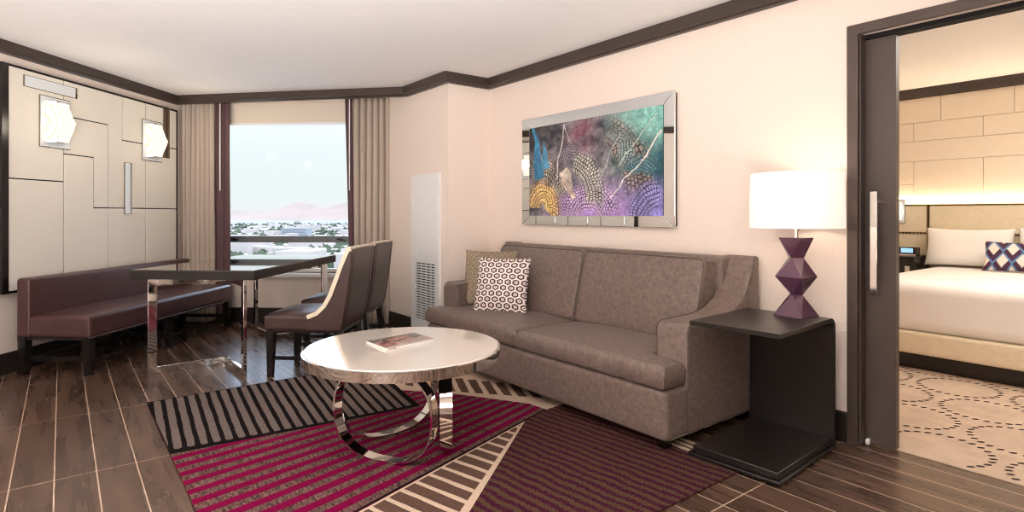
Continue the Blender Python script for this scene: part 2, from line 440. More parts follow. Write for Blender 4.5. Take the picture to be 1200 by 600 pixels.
# window wall with the opening
WX0, WX1, WZ0, WZ1 = -3.62, -1.92, .53, 2.36
mb = MB()
mb.box(LX, LY, 0, lxw+.3, LY+.2, WZ0); mb.box(LX, LY, WZ1, lxw+.3, LY+.2, H)
mb.box(LX, LY, WZ0, WX0, LY+.2, WZ1); mb.box(WX1, LY, WZ0, lxw+.3, LY+.2, WZ1)
struct(mb.build('wall_window', m_wall, org=(LX, LY, 0), frame='L'))
wall_prism([(DX, CY), (RX+.17, CY), (RX+.17, 7.2), (DX, pW.y+.4)], 0, H, 'wall_column', m_wall)
# sofa wall in two leaves (the door slides between them)
mb = MB()
DY = 1.23; DE = -.95; DZ = 2.06
for xa, xb in ((3.15, 3.195), (3.275, 3.32)):
    mb.box(xa, DY, 0, xb, CY, H+.05); mb.box(xa, DE, DZ, xb, DY, H+.05); mb.box(xa, -6.0, 0, xb, DE, H+.05)
struct(mb.build('wall_right', m_wall))
mb = MB()
mb.box(6.98, -3.2, 0, 7.1, 3.2, 2.45)
struct(mb.build('wall_headboard', m_bwall))
struct(MB().box(3.32, 2.9, 0, 7.1, 3.05, 2.45).build('wall_bedroom_window', m_wall))
struct(MB().box(3.32, -3.2, 0, 7.1, -3.05, 2.45).build('wall_bedroom_rear', m_wall))

# crown moulding: left wall, pelmet before the curtains, column, column return, sofa wall
cb = 2.318
prof = [(0, cb), (.040, cb), (.048, cb+.012), (.070, cb+.016), (.070, H), (0, H)]
pc = Lw(-3.925, 5.935); slope = (5.655-5.935)/(-1.36+3.925)
# where the pelmet meets the column plane
a = Lw(-3.925, 5.935); b = Lw(-1.36, 5.655); t = (DX-a.x)/(b.x-a.x); pm = a + (b-a)*t
pa = Lw(-3.925, -2.1)
for nm, seg in zip(('trim_1', 'trim_2', 'trim_3', 'trim_4', 'trim_5'), sweep([pa, pc, pm, (DX, CY), (RX, CY), (RX, -3.5)], prof)):
    struct(seg.build(nm, m_trim))
prof = [(0, 0), (.014, 0), (.014, .145), (.009, .155), (0, .155)]
for nm, seg in zip(('baseboard_left', 'baseboard_window', 'baseboard_column', 'baseboard_return', 'baseboard_right'), sweep([pL0, pL1, pW, (DX, CY), (RX, CY), (RX, 1.277)], prof)):
    struct(seg.build(nm, m_base))
struct(MB().box(6.93, -3, 2.355, 6.98, 2.9, 2.45).build('trim_6', m_trim))

# door casing (face, jamb lining, head) and sliding door
mb = MB()
mb.prism([(DY+.046, 0), (DY+.046, DZ+.046), (DE-.046, DZ+.046), (DE-.046, 0), (DE+.004, 0), (DE+.004, DZ-.004), (DY-.004, DZ-.004), (DY-.004, 0)], 'x', 3.128, 3.15)
mb.box(3.15, DY-.012, 0, 3.200, DY, DZ); mb.box(3.15, DE, 0, 3.2, DE+.012, DZ); 
struct(mb.build('trim_7', m_bronze, bevel=.002))
struct(MB().box(3.2, DE, DZ-.02, 3.27, 1.9, DZ+.03).build('trim_8', m_void))
dr = MB().box(3.212, 1.085, .012, 3.252, 2.05, DZ-.022).build('door_1', m_door, org=(3.232, 1.085, .012), bevel=.002); struct(dr)
ORG['door_1'] = Vector((3.232, 1.085, .012))
mb = MB(); mb.box(3.155, 1.149, .76, 3.170, 1.181, 1.272)
for z in (.80, 1.23): mb.box(3.168, 1.155, z-.016, 3.214, 1.175, z+.016)
mb.build('handle', m_chrome, dr, bevel=.002)
MB().box(3.209, 1.0845, .02, 3.2125, 1.0905, 2.03).build('edge_strip', m_bronze, dr)
MB().cushion((3.2, 1.205, .018), (.03, .02, .03), .008, n=2).build('floor_guide', m_white, dr)

# ================================================================= window, sill, outdoors
mb = MB()
for b in ((WX0, LY+.09, WZ0, WX0+.06, LY+.15, WZ1), (WX1-.06, LY+.09, WZ0, WX1, LY+.15, WZ1), (WX0, LY+.09, WZ0, WX1, LY+.15, WZ0+.04), (WX0, LY+.09, WZ1-.05, WX1, LY+.15, WZ1)):
    mb.box(*b)
wn = struct(mb.build('window_1', m_sill, org=(WX0, LY, WZ0), frame='L')); ORG['window_1'] = Vector((WX0, LY, WZ0))
MB().box(WX0+.05, LY+.115, WZ0+.03, WX1-.05, LY+.121, WZ1-.04).build('window_pane', m_glass, wn)
rl = MB().box(WX0+.05, LY+.07, .853, WX1-.05, LY+.13, .922).build('window_rail', m_grey, wn, bevel=.004)
mb = MB()
for x in (-3.40, -2.21): mb.bar((x-.045, LY+.062, .893), (x+.045, LY+.062, .878), .02, .016); mb.box(x-.012, LY+.055, .872, x+.012, LY+.07, .90)
mb.build('window_latch', m_black, wn)
st = struct(MB().box(-3.85, LY-.05, .488, lxw-.02, LY+.1, .53).build('window_sill', m_sill, org=(WX0, LY, .5), frame='L', bevel=.004))

# ground far below, mountains, town (the outdoors frame looks out along the window axis)
gz = -80.0
def out_obj(o): o.rotation_euler = (0, 0, -TH); return o
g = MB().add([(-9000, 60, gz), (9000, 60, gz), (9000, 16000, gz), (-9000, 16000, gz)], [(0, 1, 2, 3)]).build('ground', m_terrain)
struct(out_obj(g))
def ridge(name, y, x0, x1, peaks, seed, base=gz, n=120):
    rnd = random.Random(seed); mb = MB(); vs = []; rows = 6
    for j in range(rows):
        for i in range(n+1):
            x = x0 + (x1-x0)*i/n; h = 0
            for px, hh, w in peaks: h = max(h, hh*math.exp(-((x-px)/w)**2))
            h *= 1 + .035*math.sin(i*.7+seed) + .025*math.sin(i*1.9+seed*2)
            f = (j/(rows-1)); hh = h*f**1.15 * (1 + (rnd.random()-.5)*.08*(f < 1))
            vs.append((x + (rnd.random()-.5)*30, y + 700*f, base + hh))
    fs = [(j*(n+1)+i, j*(n+1)+i+1, (j+1)*(n+1)+i+1, (j+1)*(n+1)+i) for j in range(rows-1) for i in range(n)]
    return struct(out_obj(mb.add(vs, fs, 0, True).build(name, m_mount)))
# x along the horizon in the outdoors frame
ridge('mountain', 7000, -6600, -1000, [(-3290, 238, 520), (-2500, 190, 700), (-4200, 130, 500), (-5200, 100, 900)], 3)
ridge('mountain', 8000, -7500, -1000, [(-2950, 270, 620), (-2300, 200, 500), (-4700, 130, 900), (-5900, 110, 1500)], 5)
rnd = random.Random(11)
mb = MB()
def in_view(y, lo=-.68, hi=-.28): return rnd.uniform(lo, hi)*y
for k in range(900):
    y = 700 + 4300*rnd.random()**1.4; x = in_view(y); w = rnd.uniform(10, 34); d = rnd.uniform(10, 30); h = rnd.uniform(4, 9)
    if rnd.random() < .06: h = rnd.uniform(14, 34)
    mb.box(x-w, y-d, gz, x+w, y+d, gz+h)
tn = out_obj(mb.build('low_town_buildings', m_roofs)); tn['kind'] = 'stuff'; tag(tn, 'sprawl of low pale buildings across the plain beyond the window', 'buildings')
mb = MB()
for k in range(1500):
    y = 650 + 4000*rnd.random()**1.5; x = in_view(y); r = rnd.uniform(5, 14)
    vs = [(x, y, gz+r*1.3)] + [(x + r*math.cos(t*PI/3)*rnd.uniform(.8, 1.3), y + r*math.sin(t*PI/3), gz + r*.55) for t in range(6)] + [(x + .7*r*math.cos(t*PI/3), y + .7*r*math.sin(t*PI/3), gz) for t in range(6)]
    fs = [(0, 1+t, 1+(t+1) % 6) for t in range(6)] + [(1+t, 7+t, 7+(t+1) % 6, 1+(t+1) % 6) for t in range(6)]
    mb.add(vs, fs, 0, True)
tr = out_obj(mb.build('distant_trees', m_trees)); tr['kind'] = 'stuff'; tag(tr, 'scattered green treetops among the far streets beyond the window', 'trees')
def tower(lx, ly, w, d, h, label, fl):
    t = thing('tower_block', label, 'building', (lx, ly, gz), 'L')
    MB().box(lx-w/2, ly-d/2, gz, lx+w/2, ly+d/2, gz+h).build('wall', m_tower, t)
    q = MB()
    for k in range(fl): z = gz + h*(k+.5)/fl; q.box(lx-w*.46, ly-d/2-.6, z-h/fl*.22, lx+w*.46, ly-d/2, z+h/fl*.22)
    q.build('window_bands', m_grey, t)
    MB().box(lx-w*.3, ly-d*.3, gz+h, lx+w*.3, ly+d*.3, gz+h+4).build('roof_plant', m_roofs, t)
tower(-1470*.62, 1470, 34, 26, 48, 'pale tall block at the window edge beside the purple curtain', 9)
tower(-1900*.44, 1900, 90, 40, 34, 'wide white building standing above the window rail before the mountains', 4)
# flat white roof of the hotel wing just below the window
struct(MB().box(-14, 12, -3.0, 8, 34, -2.6).build('roof_1', m_ledge, org=(0, 0, 0), frame='L'))

# roller shade
rs = thing('roller_shade', 'beige roller shade drawn a little way down over the window', 'blind', (-2.8, LY-.02, 2.13), 'L')
MB().box(-3.62, LY-.022, 2.135, -1.92, LY-.018, 2.37).build('fabric', m_rollershade, rs)
MB().box(-3.62, LY-.030, 2.118, -1.92, LY-.010, 2.142).build('hem_bar', m_white, rs, bevel=.003)

# curtains
def drape(name, x0, x1, y, z0, z1, amp, wl, mat, label, group, pinch=None, seed=0):
    rnd = random.Random(seed); n = max(24, int((x1-x0)/.006)); rows = 26; vs = []
    ph = [rnd.uniform(-.7, .7) for _ in range(40)]
    for j in range(rows):
        f = j/(rows-1); z = z0 + (z1-z0)*f
        for i in range(n+1):
            u = i/n; xa, xb = (x0, x1) if not pinch else pinch(x0, x1, f)
            x = xa + (xb-xa)*u
            k = u*(x1-x0)/wl; w = ph[int(k) % 40]
            s1 = math.sin(2*PI*k + w*.5*(1-f)); yy = y + amp*(.75+.25*f)*s1*(1 + .3*w) + .006*math.sin(7*u+5*f)
            xx = x + .012*math.cos(2*PI*k)*(1-f*.3) + .010*(1-f)*w
            vs.append((xx, yy, z))
    m = n+1
    fs = [(j*m+i, j*m+i+1, (j+1)*m+i+1, (j+1)*m+i) for j in range(rows-1) for i in range(n)]
    o = MB().add(vs, fs, 0, True).build(name, mat, org=((x0+x1)/2, y, z0), frame='L')
    so = o.modifiers.new('cloth', 'SOLIDIFY'); so.thickness = .004
    return tag(o, label, 'curtain', group)
CYY = 5.975
drape('beige_curtain', -3.885, -3.50, CYY, .02, 2.40, .036, .050, m_curtain, 'pleated beige curtain hanging between the cream wall panel and the window', 'beige curtains at the window', seed=1)
drape('beige_curtain', -2.03, -1.475, CYY, .02, 2.40, .036, .066, m_curtain, 'pleated beige curtain hanging beside the white air grille, behind the chairs', 'beige curtains at the window', seed=2)
dl = drape('purple_curtain', -3.545, -3.365, CYY+.01, .02, 2.40, .010, .09, m_dcurtain, 'narrow dark purple curtain edge between beige curtain and window, behind the bench end', 'dark purple curtains at the window', seed=3)
dr2 = drape('purple_curtain', -2.115, -1.99, CYY+.01, .02, 2.40, .010, .07, m_dcurtain, 'narrow dark purple curtain edge between window and the curtain behind the chairs', 'dark purple curtains at the window', seed=4,
            pinch=lambda a, b, f: (a + .055*(1-f), b))
for o, lx in ((dl, -3.448), (dr2, -2.052)):
    ox, oy = ((-3.545-3.365)/2, CYY+.01) if o is dl else ((-2.115-1.99)/2, CYY+.01)
    q = MB().tube([(lx, CYY-.022, 2.36), (lx, CYY-.022, 1.41)], .006, 6)
    w = q.build('draw_wand', m_white, o, org=(ox, oy, .02)); w['label'] = 'white curtain draw wand'

# ================================================================= upholstered wall panel (left wall)
PX = -3.862
wp = thing('wall_panel', 'large cream upholstered wall panel of fitted blocks in dark frame above the bench', 'wall panel', (PX, 3.905, .6), 'L')
MB().box(LX, 3.908, .60, PX-.008, 5.862, 2.236).build('backing', m_black, wp)
mb = MB(); mb.box(LX, 3.900, .596, PX+.006, 3.951, 2.243); mb.box(LX, 3.9, 2.236, PX+.004, 5.868, 2.246); mb.box(LX, 5.860, .596, PX+.004, 5.868, 2.243); mb.box(LX, 3.9, .588, PX+.004, 5.868, .598)
mb.build('frame', m_black, wp)
tiles = [
 [(3.954,1.42),(4.435,1.42),(4.435,2.235),(3.954,2.235)],
 [(3.954,.60),(4.435,.60),(4.435,1.42),(3.954,1.42)],
 [(4.435,.60),(4.912,.60),(4.912,1.215),(4.745,1.215),(4.745,1.645),(4.435,1.645)],
 [(4.435,1.645),(4.745,1.645),(4.745,1.215),(4.912,1.215),(4.912,1.95),(4.435,1.95)],
 [(4.435,1.95),(4.912,1.95),(4.912,1.215),(5.389,1.215),(5.389,1.835),(5.08,1.835),(5.08,2.235),(4.435,2.235)],
 [(5.08,1.835),(5.389,1.835),(5.389,2.235),(5.08,2.235)],
 [(4.912,.60),(5.389,.60),(5.389,1.215),(4.912,1.215)],
 [(5.389,.60),(5.858,.60),(5.858,1.215),(5.389,1.215)],
 [(5.389,1.215),(5.858,1.215),(5.858,1.839),(5.686,1.839),(5.686,2.235),(5.389,2.235)],
 [(5.686,1.839),(5.858,1.839),(5.858,2.235),(5.686,2.235)]]
def inset(poly, d):
    n = len(poly); out = []
    for i in range(n):
        p, q, r = Vector(poly[i-1]), Vector(poly[i]), Vector(poly[(i+1) % n])
        a = (q-p).normalized(); b = (r-q).normalized()
        na, nb = Vector((-a.y, a.x)), Vector((-b.y, b.x))
        out.append(tuple(q + (na+nb)/(1+na.dot(nb))*d))
    return out
for t in tiles: MB().prism(inset(t, .0045), 'x', PX-.009, PX).build('padded_block', m_panel, wp, bevel=.0025, seg=2)
for a, mt, lb in (((4.073, 2.108, 4.557, 2.195), m_inlay, 'horizontal mirror inlay'), ((5.099, 1.16, 5.188, 1.637), m_inlay, 'upright mirror inlay'), ((5.639, 1.73, 5.732, 2.232), m_darkmirror, 'dark bronze mirror inlay')):
    mb = MB(); mb.box(PX-.01, a[0], a[1], PX+.010, a[2], a[3], 0); mb.box(PX+.0095, a[0]+.004, a[1]+.004, PX+.012, a[2]-.022 if a[2]-a[0] < .2 else a[2]-.02, a[3]-.004, 1)
    o = mb.build('mirror_inlay', [m_darkmirror, mt], wp); o['label'] = lb
MB().box(LX, 3.86, 1.20, LX+.012, 3.898, 1.245).build('switch_plate', m_grey, wp)

# wall sconces: mirrored plate, faceted glowing crystal, metal caps
def sconce(y0, y1, z0, z1, label):
    yc = (y0+y1)/2; hw = (y1-y0)/2
    t = thing('wall_sconce', label, 'wall lamp', (PX, yc, (z0+z1)/2), 'L', 'crystal wall sconces')
    MB().box(PX-.004, y0, z0, PX+.012, y1, z1).build('mirror_plate', m_inlay, t, bevel=.002)
    MB().box(PX-.003, y0-.005, z0-.005, PX+.008, y1+.005, z1+.005).build('plate_edge', m_darkmirror, t)
    # faceted half prism: eight sides, widest at mid height
    H0, H1 = z0+.058, z1-.055; zm = (H0+H1)/2
    mb = MB(); ring = []
    prof = [(H0, .72, .07), (H0+.08, .95, .105), (zm, 1.04, .125), (H1-.10, .95, .105), (H1, .72, .07)]
    n = 7; vs = []
    for z, w, d in prof:
        for k in range(n):
            a = PI*k/(n-1); vs.append((PX+.016 + d*math.sin(a), yc - hw*.92*w*math.cos(a), z))
    fs = [(j*n+k, j*n+k+1, (j+1)*n+k+1, (j+1)*n+k) for j in range(4) for k in range(n-1)]
    fs += [tuple(range(n))[::-1], tuple(4*n+k for k in range(n)), ] + [(j*n, (j+1)*n, (j+1)*n+n-1, j*n+n-1) for j in range(4)]
    mb.add(vs, fs).build('crystal_shade', m_sconce, t, bevel=.002)
    for z, s in ((H0, -1), (H1, 1)):
        mb = MB()
        for k in range(9):
            a = PI*(k+.5)/9; x = PX+.016+.055*math.sin(a); y = yc - hw*.60*math.cos(a)
            mb.box(x-.008, y-.009, min(z, z+s*.016), x+.008, y+.009, max(z, z+s*.016))
        mb.build('crystal_rods', m_crystal, t)
    for z, s in ((H0-.018, -1), (H1+.018, 1)):
        mb = MB(); mb.prism([(PX+.012, yc-hw*.7), (PX+.07, yc-hw*.45), (PX+.07, yc+hw*.45), (PX+.012, yc+hw*.7)], 'z', z-.004, z+.004)
        mb.build('metal_cap', m_chrome, t)
    return t
sc1 = sconce(4.211, 4.485, 1.683, 2.071, 'glowing faceted crystal sconce under the horizontal mirror strip')
sc2 = copy_tree(sc1); sc2.location = Lw(PX, 5.474, 1.877); sc2['label'] = 'glowing faceted crystal sconce beside the dark mirror strip, toward the curtains'

# ================================================================= bench
bn = thing('bench', 'long dark aubergine leather bench with low back along the panelled wall', 'bench', (-3.5, 4.9, 0), 'L')
B0, B1 = 3.945, 5.835
mb = MB(); mb.cushion((-3.475, (B0+B1)/2, .352), (.46, B1-B0, .158), .026, (0, 0, .020), 12); mb.build('seat', m_leather, bn)
mb = MB(); mb.cushion((-3.748, (B0+B1)/2, .487), (.10, B1-B0, .425), .022, (.006, 0, 0), 12); mb.build('backrest', m_leather, bn)
mb = MB(); mb.tube([(-3.25, B0+.004, .276), (-3.25, B1-.004, .276)], .004, 6); mb.tube([(-3.252, B0+.003, .28), (-3.252, B0+.003, .425)], .004, 6); mb.tube([(-3.70, B0+.004, .30), (-3.70, B0+.004, .68)], .004, 6)
mb.build('piping', m_piping, bn)
for y in (3.985, 4.875, 5.795):
    for x, lean in ((-3.285, .01), (-3.765, -.012)):
        MB().taper((x, y, .30), (x+lean*.3, y, 0), .062, .042).build('leg', m_black, bn)
mb = MB(); mb.box(-3.78, B0+.02, .255, -3.27, B1-.02, .285); mb.bar((-3.285, 4.0, .10), (-3.285, 5.79, .10), .022, .03); mb.bar((-3.76, 4.0, .10), (-3.76, 5.79, .10), .022, .03)
for y in (3.985, 4.875, 5.795): mb.bar((-3.76, y, .115), (-3.285, y, .115), .022, .03)
mb.build('stretcher', m_black, bn)

# ================================================================= dining table
tb = thing('dining_table', 'black glass topped dining table on polished chrome V-shaped legs', 'table', (-2.52, 4.8, 0), 'L')
mb = MB().box(-2.975, 3.995, .692, -2.066, 5.60, .752); mb.build('tabletop', m_tableedge, tb, bevel=.003)
MB().box(-2.973, 3.997, .7525, -2.068, 5.598, .760).build('glass_top', m_tabletop, tb)
for s, y0, yv in ((1, 4.045, 4.40), (-1, 5.55, 5.195)):
    mb = MB(); L, R, V = Vector((-2.850, y0, 0)), Vector((-2.165, y0, 0)), Vector((-2.50, yv, 0))
    for P_ in (L, R):
        d = (V-P_).normalized(); side = Vector((-d.y, d.x, 0))
        mb.bar(P_ + Vector((0, 0, .0)), P_ + Vector((0, 0, .692)), .026, .060, up=d) if False else None
        # upright: wide face along the arm
        a, w, t = P_, .058, .024
        q = [P_ + d*i*w/2 + side*j*t/2 for i, j in ((-1,-1),(1,-1),(1,1),(-1,1))]
        mb.prism([(p.x, p.y) for p in q], 'z', 0.002, .692)
        q = [P_ + d*w/2 + side*t/2, P_ + d*w/2 - side*t/2, V - side*t/2, V + side*t/2]
        mb.prism([(p.x, p.y) for p in q], 'z', 0.002, .052)
        mb.prism([(p.x, p.y) for p in q], 'z', .640, .692)
    mb.build('leg_frame', m_chrome, tb, bevel=.0015)

RT = .011
# ================================================================= dining chairs
def chair(dx, dy, label):
    t = thing('dining_chair', label, 'chair', (-1.7+dx, 4.27+dy, 0), 'L', 'dining chairs at the black table')
    y0, y1 = 4.0+dy, 4.53+dy; X = lambda x: x+dx
    mb = MB(); mb.cushion((X(-1.735), (y0+y1)/2, .388), (.535, y1-y0-.004, .108), .022, (.006, 0, .026), 12); mb.build('seat', m_chairleather, t)
    wing = [(-1.685, .336), (-1.685, .440), (-1.62, .466), (-1.565, .518), (-1.525, .59), (-1.486, .69), (-1.450, .79), (-1.416, .87), (-1.394, .915), (-1.368, .922), (-1.360, .90), (-1.392, .60), (-1.425, .40), (-1.445, .336)]
    mb = MB()
    for ya, yb in ((y0-.004, y0+.05), (y1-.05, y1+.004)): mb.prism([(X(x), z) for x, z in wing], 'y', ya, yb)
    inner = [(-1.52, .40), (-1.425, .90), (-1.40, .918), (-1.368, .920), (-1.360, .90), (-1.392, .60), (-1.425, .40), (-1.445, .336), (-1.50, .336)]
    mb.prism([(X(x), z) for x, z in inner], 'y', y0+.048, y1-.048)
    mb.build('backrest', m_chairleather, t, bevel=.010, seg=3)
    # cream welt along wing fronts and top
    def strip(ya, yb):
        q = MB(); p = wing[1:10]; n = len(p); vs = []
        for i, (x, z) in enumerate(p):
            a = Vector(p[max(i-1, 0)]); b = Vector(p[min(i+1, n-1)]); d = (b-a).normalized(); nn = Vector((-d.y, d.x))
            for k in (-.022, .007):
                for yy in (ya, yb): vs.append((X(x+nn.x*k), yy, z+nn.y*k))
        fs = []
        for i in range(n-1):
            o = i*4; u = o+4
            fs += [(o, o+1, u+1, u), (o+2, u+2, u+3, o+3), (o, u, u+2, o+2), (o+1, o+3, u+3, u+1)]
        fs += [(0, 2, 3, 1), ((n-1)*4, (n-1)*4+1, (n-1)*4+3, (n-1)*4+2)]
        q.add(vs, fs, 0, True); return q
    for ya, yb in ((y0-.007, y0+.052), (y1-.052, y1+.007)):
        q = strip(ya, yb).build('cream_edge', m_cream, t); q['label'] = 'cream leather edge along wing front'
    MB().box(X(-1.412), y0+.045, .914, X(-1.358), y1-.045, .928).build('top_edge', m_cream, t, bevel=.004)
    for x, xl in ((-1.960, -1.968), (-1.475, -1.440)):
        for y in (y0+.042, y1-.042):
            MB().taper((X(x), y, .34), (X(xl), y, RT if (x > -1.6 and y < 4.2) else 0), .056, .036).build('leg', m_black, t)
    mb = MB()
    for y in (y0+.042, y1-.042): mb.bar((X(-1.96), y, .135), (X(-1.455), y, .135), .018, .028)
    mb.bar((X(-1.70), y0+.042, .135), (X(-1.70), y1-.042, .135), .018, .028)
    mb.box(X(-1.98), y0+.02, .318, X(-1.45), y1-.02, .340)
    mb.build('stretcher', m_black, t)
    return t
c1 = chair(0, 0, 'brown leather wing dining chair with cream edging, nearer the round coffee table')
c2 = copy_tree(c1); c2.location = Lw(-1.7-.05, 4.27+.74, 0); c2['label'] = 'brown leather wing dining chair with cream edging, nearer the window curtain'

# ================================================================= rug
def clip(poly, a, b, c):
    """keep a*x+b*y+c >= 0"""
    out = []
    for i in range(len(poly)):
        p, q = poly[i-1], poly[i]; dp, dq = a*p[0]+b*p[1]+c, a*q[0]+b*q[1]+c
        if (dp >= 0) != (dq >= 0):
            t = dp/(dp-dq); out.append((p[0]+(q[0]-p[0])*t, p[1]+(q[1]-p[1])*t))
        if dq >= 0: out.append(q)
    return out
def half(p, q):
    """half plane to the left of p->q"""
    a, b = -(q[1]-p[1]), q[0]-p[0]; return a, b, -(a*p[0]+b*p[1])
def clip_to(poly, region):
    for i in range(len(region)):
        if len(poly) < 3: return []
        poly = clip(poly, *half(region[i-1], region[i]))
    return poly if len(poly) >= 3 else []
RZ = .009
X0, X1, Y0, Y1 = .412, 2.55, 1.43, 4.172
mb = MB(); mb.box(X0, Y0, 0.0005, X1, Y1, RZ, 0)
def flat(poly, z, mi):
    if len(poly) >= 3: mb.add([(p[0], p[1], z) for p in poly], [tuple(range(len(poly)))], mi)
D_, G_, MG, TP, BG, BR = 1, 2, 3, 4, 5, 6
R1 = [(X0, 3.21), (1.703, 3.097), (1.772, 3.526), (1.885, Y1), (X0, Y1)]
R2a = [(X0, 1.973), (2.255, 2.575), (2.242, 2.719), (1.703, 3.097), (X0, 3.21)]       # lower part
R2b = [(1.703, 3.097), (2.242, 2.719), (1.981, 3.176), (1.755, 3.443)]
R3 = [(X0, Y0), (.69, Y0), (2.037, 2.505), (X0, 1.973)]
R5 = [(1.755, 3.443), (1.981, 3.176), (2.242, 2.719), (2.255, 2.575), (X1, 2.60), (X1, Y1), (1.885, Y1), (1.772, 3.526)]
flat(R1, RZ+.0006, D_); flat(R2a, RZ+.0006, TP); flat(R2b, RZ+.0006, TP); flat(R3, RZ+.0006, BG); flat(R5, RZ+.0006, BG)
def lens(p, q, w0, w1, z, mi, regions, round_start=False, seed=0):
    """finger stroke with a round tip at q"""
    p, q = Vector(p), Vector(q); d = (q-p).normalized(); s = Vector((-d.y, d.x)); rr = random.Random(seed)
    n = 10; left = []; right = []
    for i in range(n+1):
        t = i/n; c = p + (q-p)*t; w = w0 + (w1-w0)*t
        left.append(c + s*(w/2 + (rr.random()-.5)*.004)); right.append(c - s*(w/2 + (rr.random()-.5)*.004))
    tip = [q + d*(w1/2*math.sin(a)) + s*(w1/2*math.cos(a)) for a in [PI*k/8 for k in range(1, 8)]]
    poly = [tuple(v) for v in left + tip + right[::-1]]
    area = sum(poly[i-1][0]*poly[i][1]-poly[i][0]*poly[i-1][1] for i in range(len(poly)))
    if area < 0: poly = poly[::-1]
    for R in regions: poly = clip_to(poly, R)
    flat(poly, z, mi)
R1i = [(X0+.004, 3.24), (1.678, 3.128), (1.742, 3.526), (1.85, Y1-.012), (X0+.004, Y1-.012)]
for k in range(-2, 23):
    xt = .526 + .0617*k; xb = .454 + .0566*k
    yb = 3.268 - .0080*k
    lens((xt, Y1), (xb, yb), .037, .035, RZ+.0014, G_, [R1i], seed=k)
for k in range(-1, 17):
    c = 1.985 + .104*k; s = .31 - .016*k
    mid = []
    n = 24; up = []; lo = []
    rr = random.Random(k+50)
    for i in range(n+1):
        x = X0 + (2.3-X0)*i/n; y = c + s*(x-X0) + .05*(x-X0)*(x-1.9)*.35
        w = .050 - .004*(x-X0)
        up.append((x, y + w/2 + (rr.random()-.5)*.004)); lo.append((x, y - w/2 + (rr.random()-.5)*.004))
    for i in range(n):
        quad = [lo[i], lo[i+1], up[i+1], up[i]]
        for R in (R2a, R2b):
            inner = R
            flat(clip_to(quad, inner), RZ+.0014, MG)
# dark outline between the magenta field and its neighbours
for p, q, w in (((X0, 1.985), (2.255, 2.582), .014), ((X0, 3.205), (1.703, 3.092), .012)):
    a, b = Vector(p), Vector(q); d = (b-a).normalized(); s = Vector((-d.y, d.x))*w/2
    flat([tuple(a-s), tuple(b-s), tuple(b+s), tuple(a+s)], RZ+.0018, D_)
R3i = [(X0, Y0), (.60, Y0), (1.985, 2.478), (X0, 1.955)]
for i in range(-1, 17):
    tip = Vector((1.915, 2.405)) + Vector((-.0745, -.0565))*i
    lens(tuple(tip + Vector((-.16, .60))), tuple(tip), .066, .060, RZ+.0014, BR, [R3i], seed=i+90)
for i in range(0, 12):
    b = Vector((1.82, 3.44)) + Vector((.055, -.085))*i
    lens(tuple(b + Vector((.155, .34))), tuple(b + Vector((.012, .028))), .056, .050, RZ+.0014, BR, [[(1.80, 3.46), (2.02, 3.19), (2.28, 2.74), (X1, 2.74), (X1, Y1), (1.93, Y1)]], seed=i+200)
for i in range(3): flat([(2.40+.045*i, 1.70), (2.43+.045*i, 1.70), (2.43+.045*i, 1.82), (2.40+.045*i, 1.82)], RZ+.0014, BG)
rug = mb.build('area_rug', [r_purple, r_dark, r_grey, r_mag, r_taupe, r_beige, r_brown], org=(1.48, 2.8, 0))
tag(rug, 'patchwork area rug of magenta, charcoal, beige and purple striped fields under the coffee table', 'rug')
RT = RZ + .002

# ================================================================= coffee table
cc = (1.36, 2.64); CR = .487
ct = thing('coffee_table', 'round coffee table with white glass top, chrome rim and chrome ring legs', 'table', (cc[0], cc[1], 0))
MB().lathe([(0.0, .4915), (CR-.012, .4915), (CR-.008, .496), (CR-.012, .5005), (0.0, .5005)], 96, cc).build('glass_top', m_whiteglass, ct, smooth=None)
MB().lathe([(CR-.02, .448), (CR, .448), (CR, .4945), (CR-.010, .4965), (CR-.012, .490), (CR-.02, .490)], 128, cc, close=True).build('chrome_rim', m_chrome, ct, smooth=None)
MB().lathe([(0.0, .452), (CR-.019, .452), (CR-.019, .49), (0, .49)], 64, cc).build('under_top', m_void, ct)
for ang in (0, -60, 60):
    a = math.radians(ang); t = Vector((math.cos(a), math.sin(a), 0)); n = Vector((math.sin(a), -math.cos(a), 0))
    off = -.19 if ang == 0 else .19
    c = Vector((1.357, 2.605, 0)) + n*off
    hh = .449 - RT; zc = RT + hh/2; A = .268
    mb = MB(); N_ = 72; vs = []
    for k in range(N_):
        th = 2*PI*k/N_
        ct_, st_ = math.cos(th), math.sin(th)
        e = .82
        u = math.copysign(abs(ct_)**e, ct_); w = math.copysign(abs(st_)**e, st_)
        for r_, b_ in ((1, -1), (1, 1), (-1, 1), (-1, -1)):
            p = c + t*(u*(A + r_*.004)) + Vector((0, 0, zc + w*(hh/2 - .004 + r_*.004))) + n*(b_*.029)
            vs.append(p)
    fs = []
    for k in range(N_):
        o, u = k*4, ((k+1) % N_)*4
        for i in range(4): fs.append((o+i, o+(i+1) % 4, u+(i+1) % 4, u+i))
    mb.add(vs, fs, 0, False)
    o = mb.build('ring_leg', m_chrome, ct)
    for p in o.data.polygons: p.use_smooth = True
    o.data.set_sharp_from_angle(angle=math.radians(35))

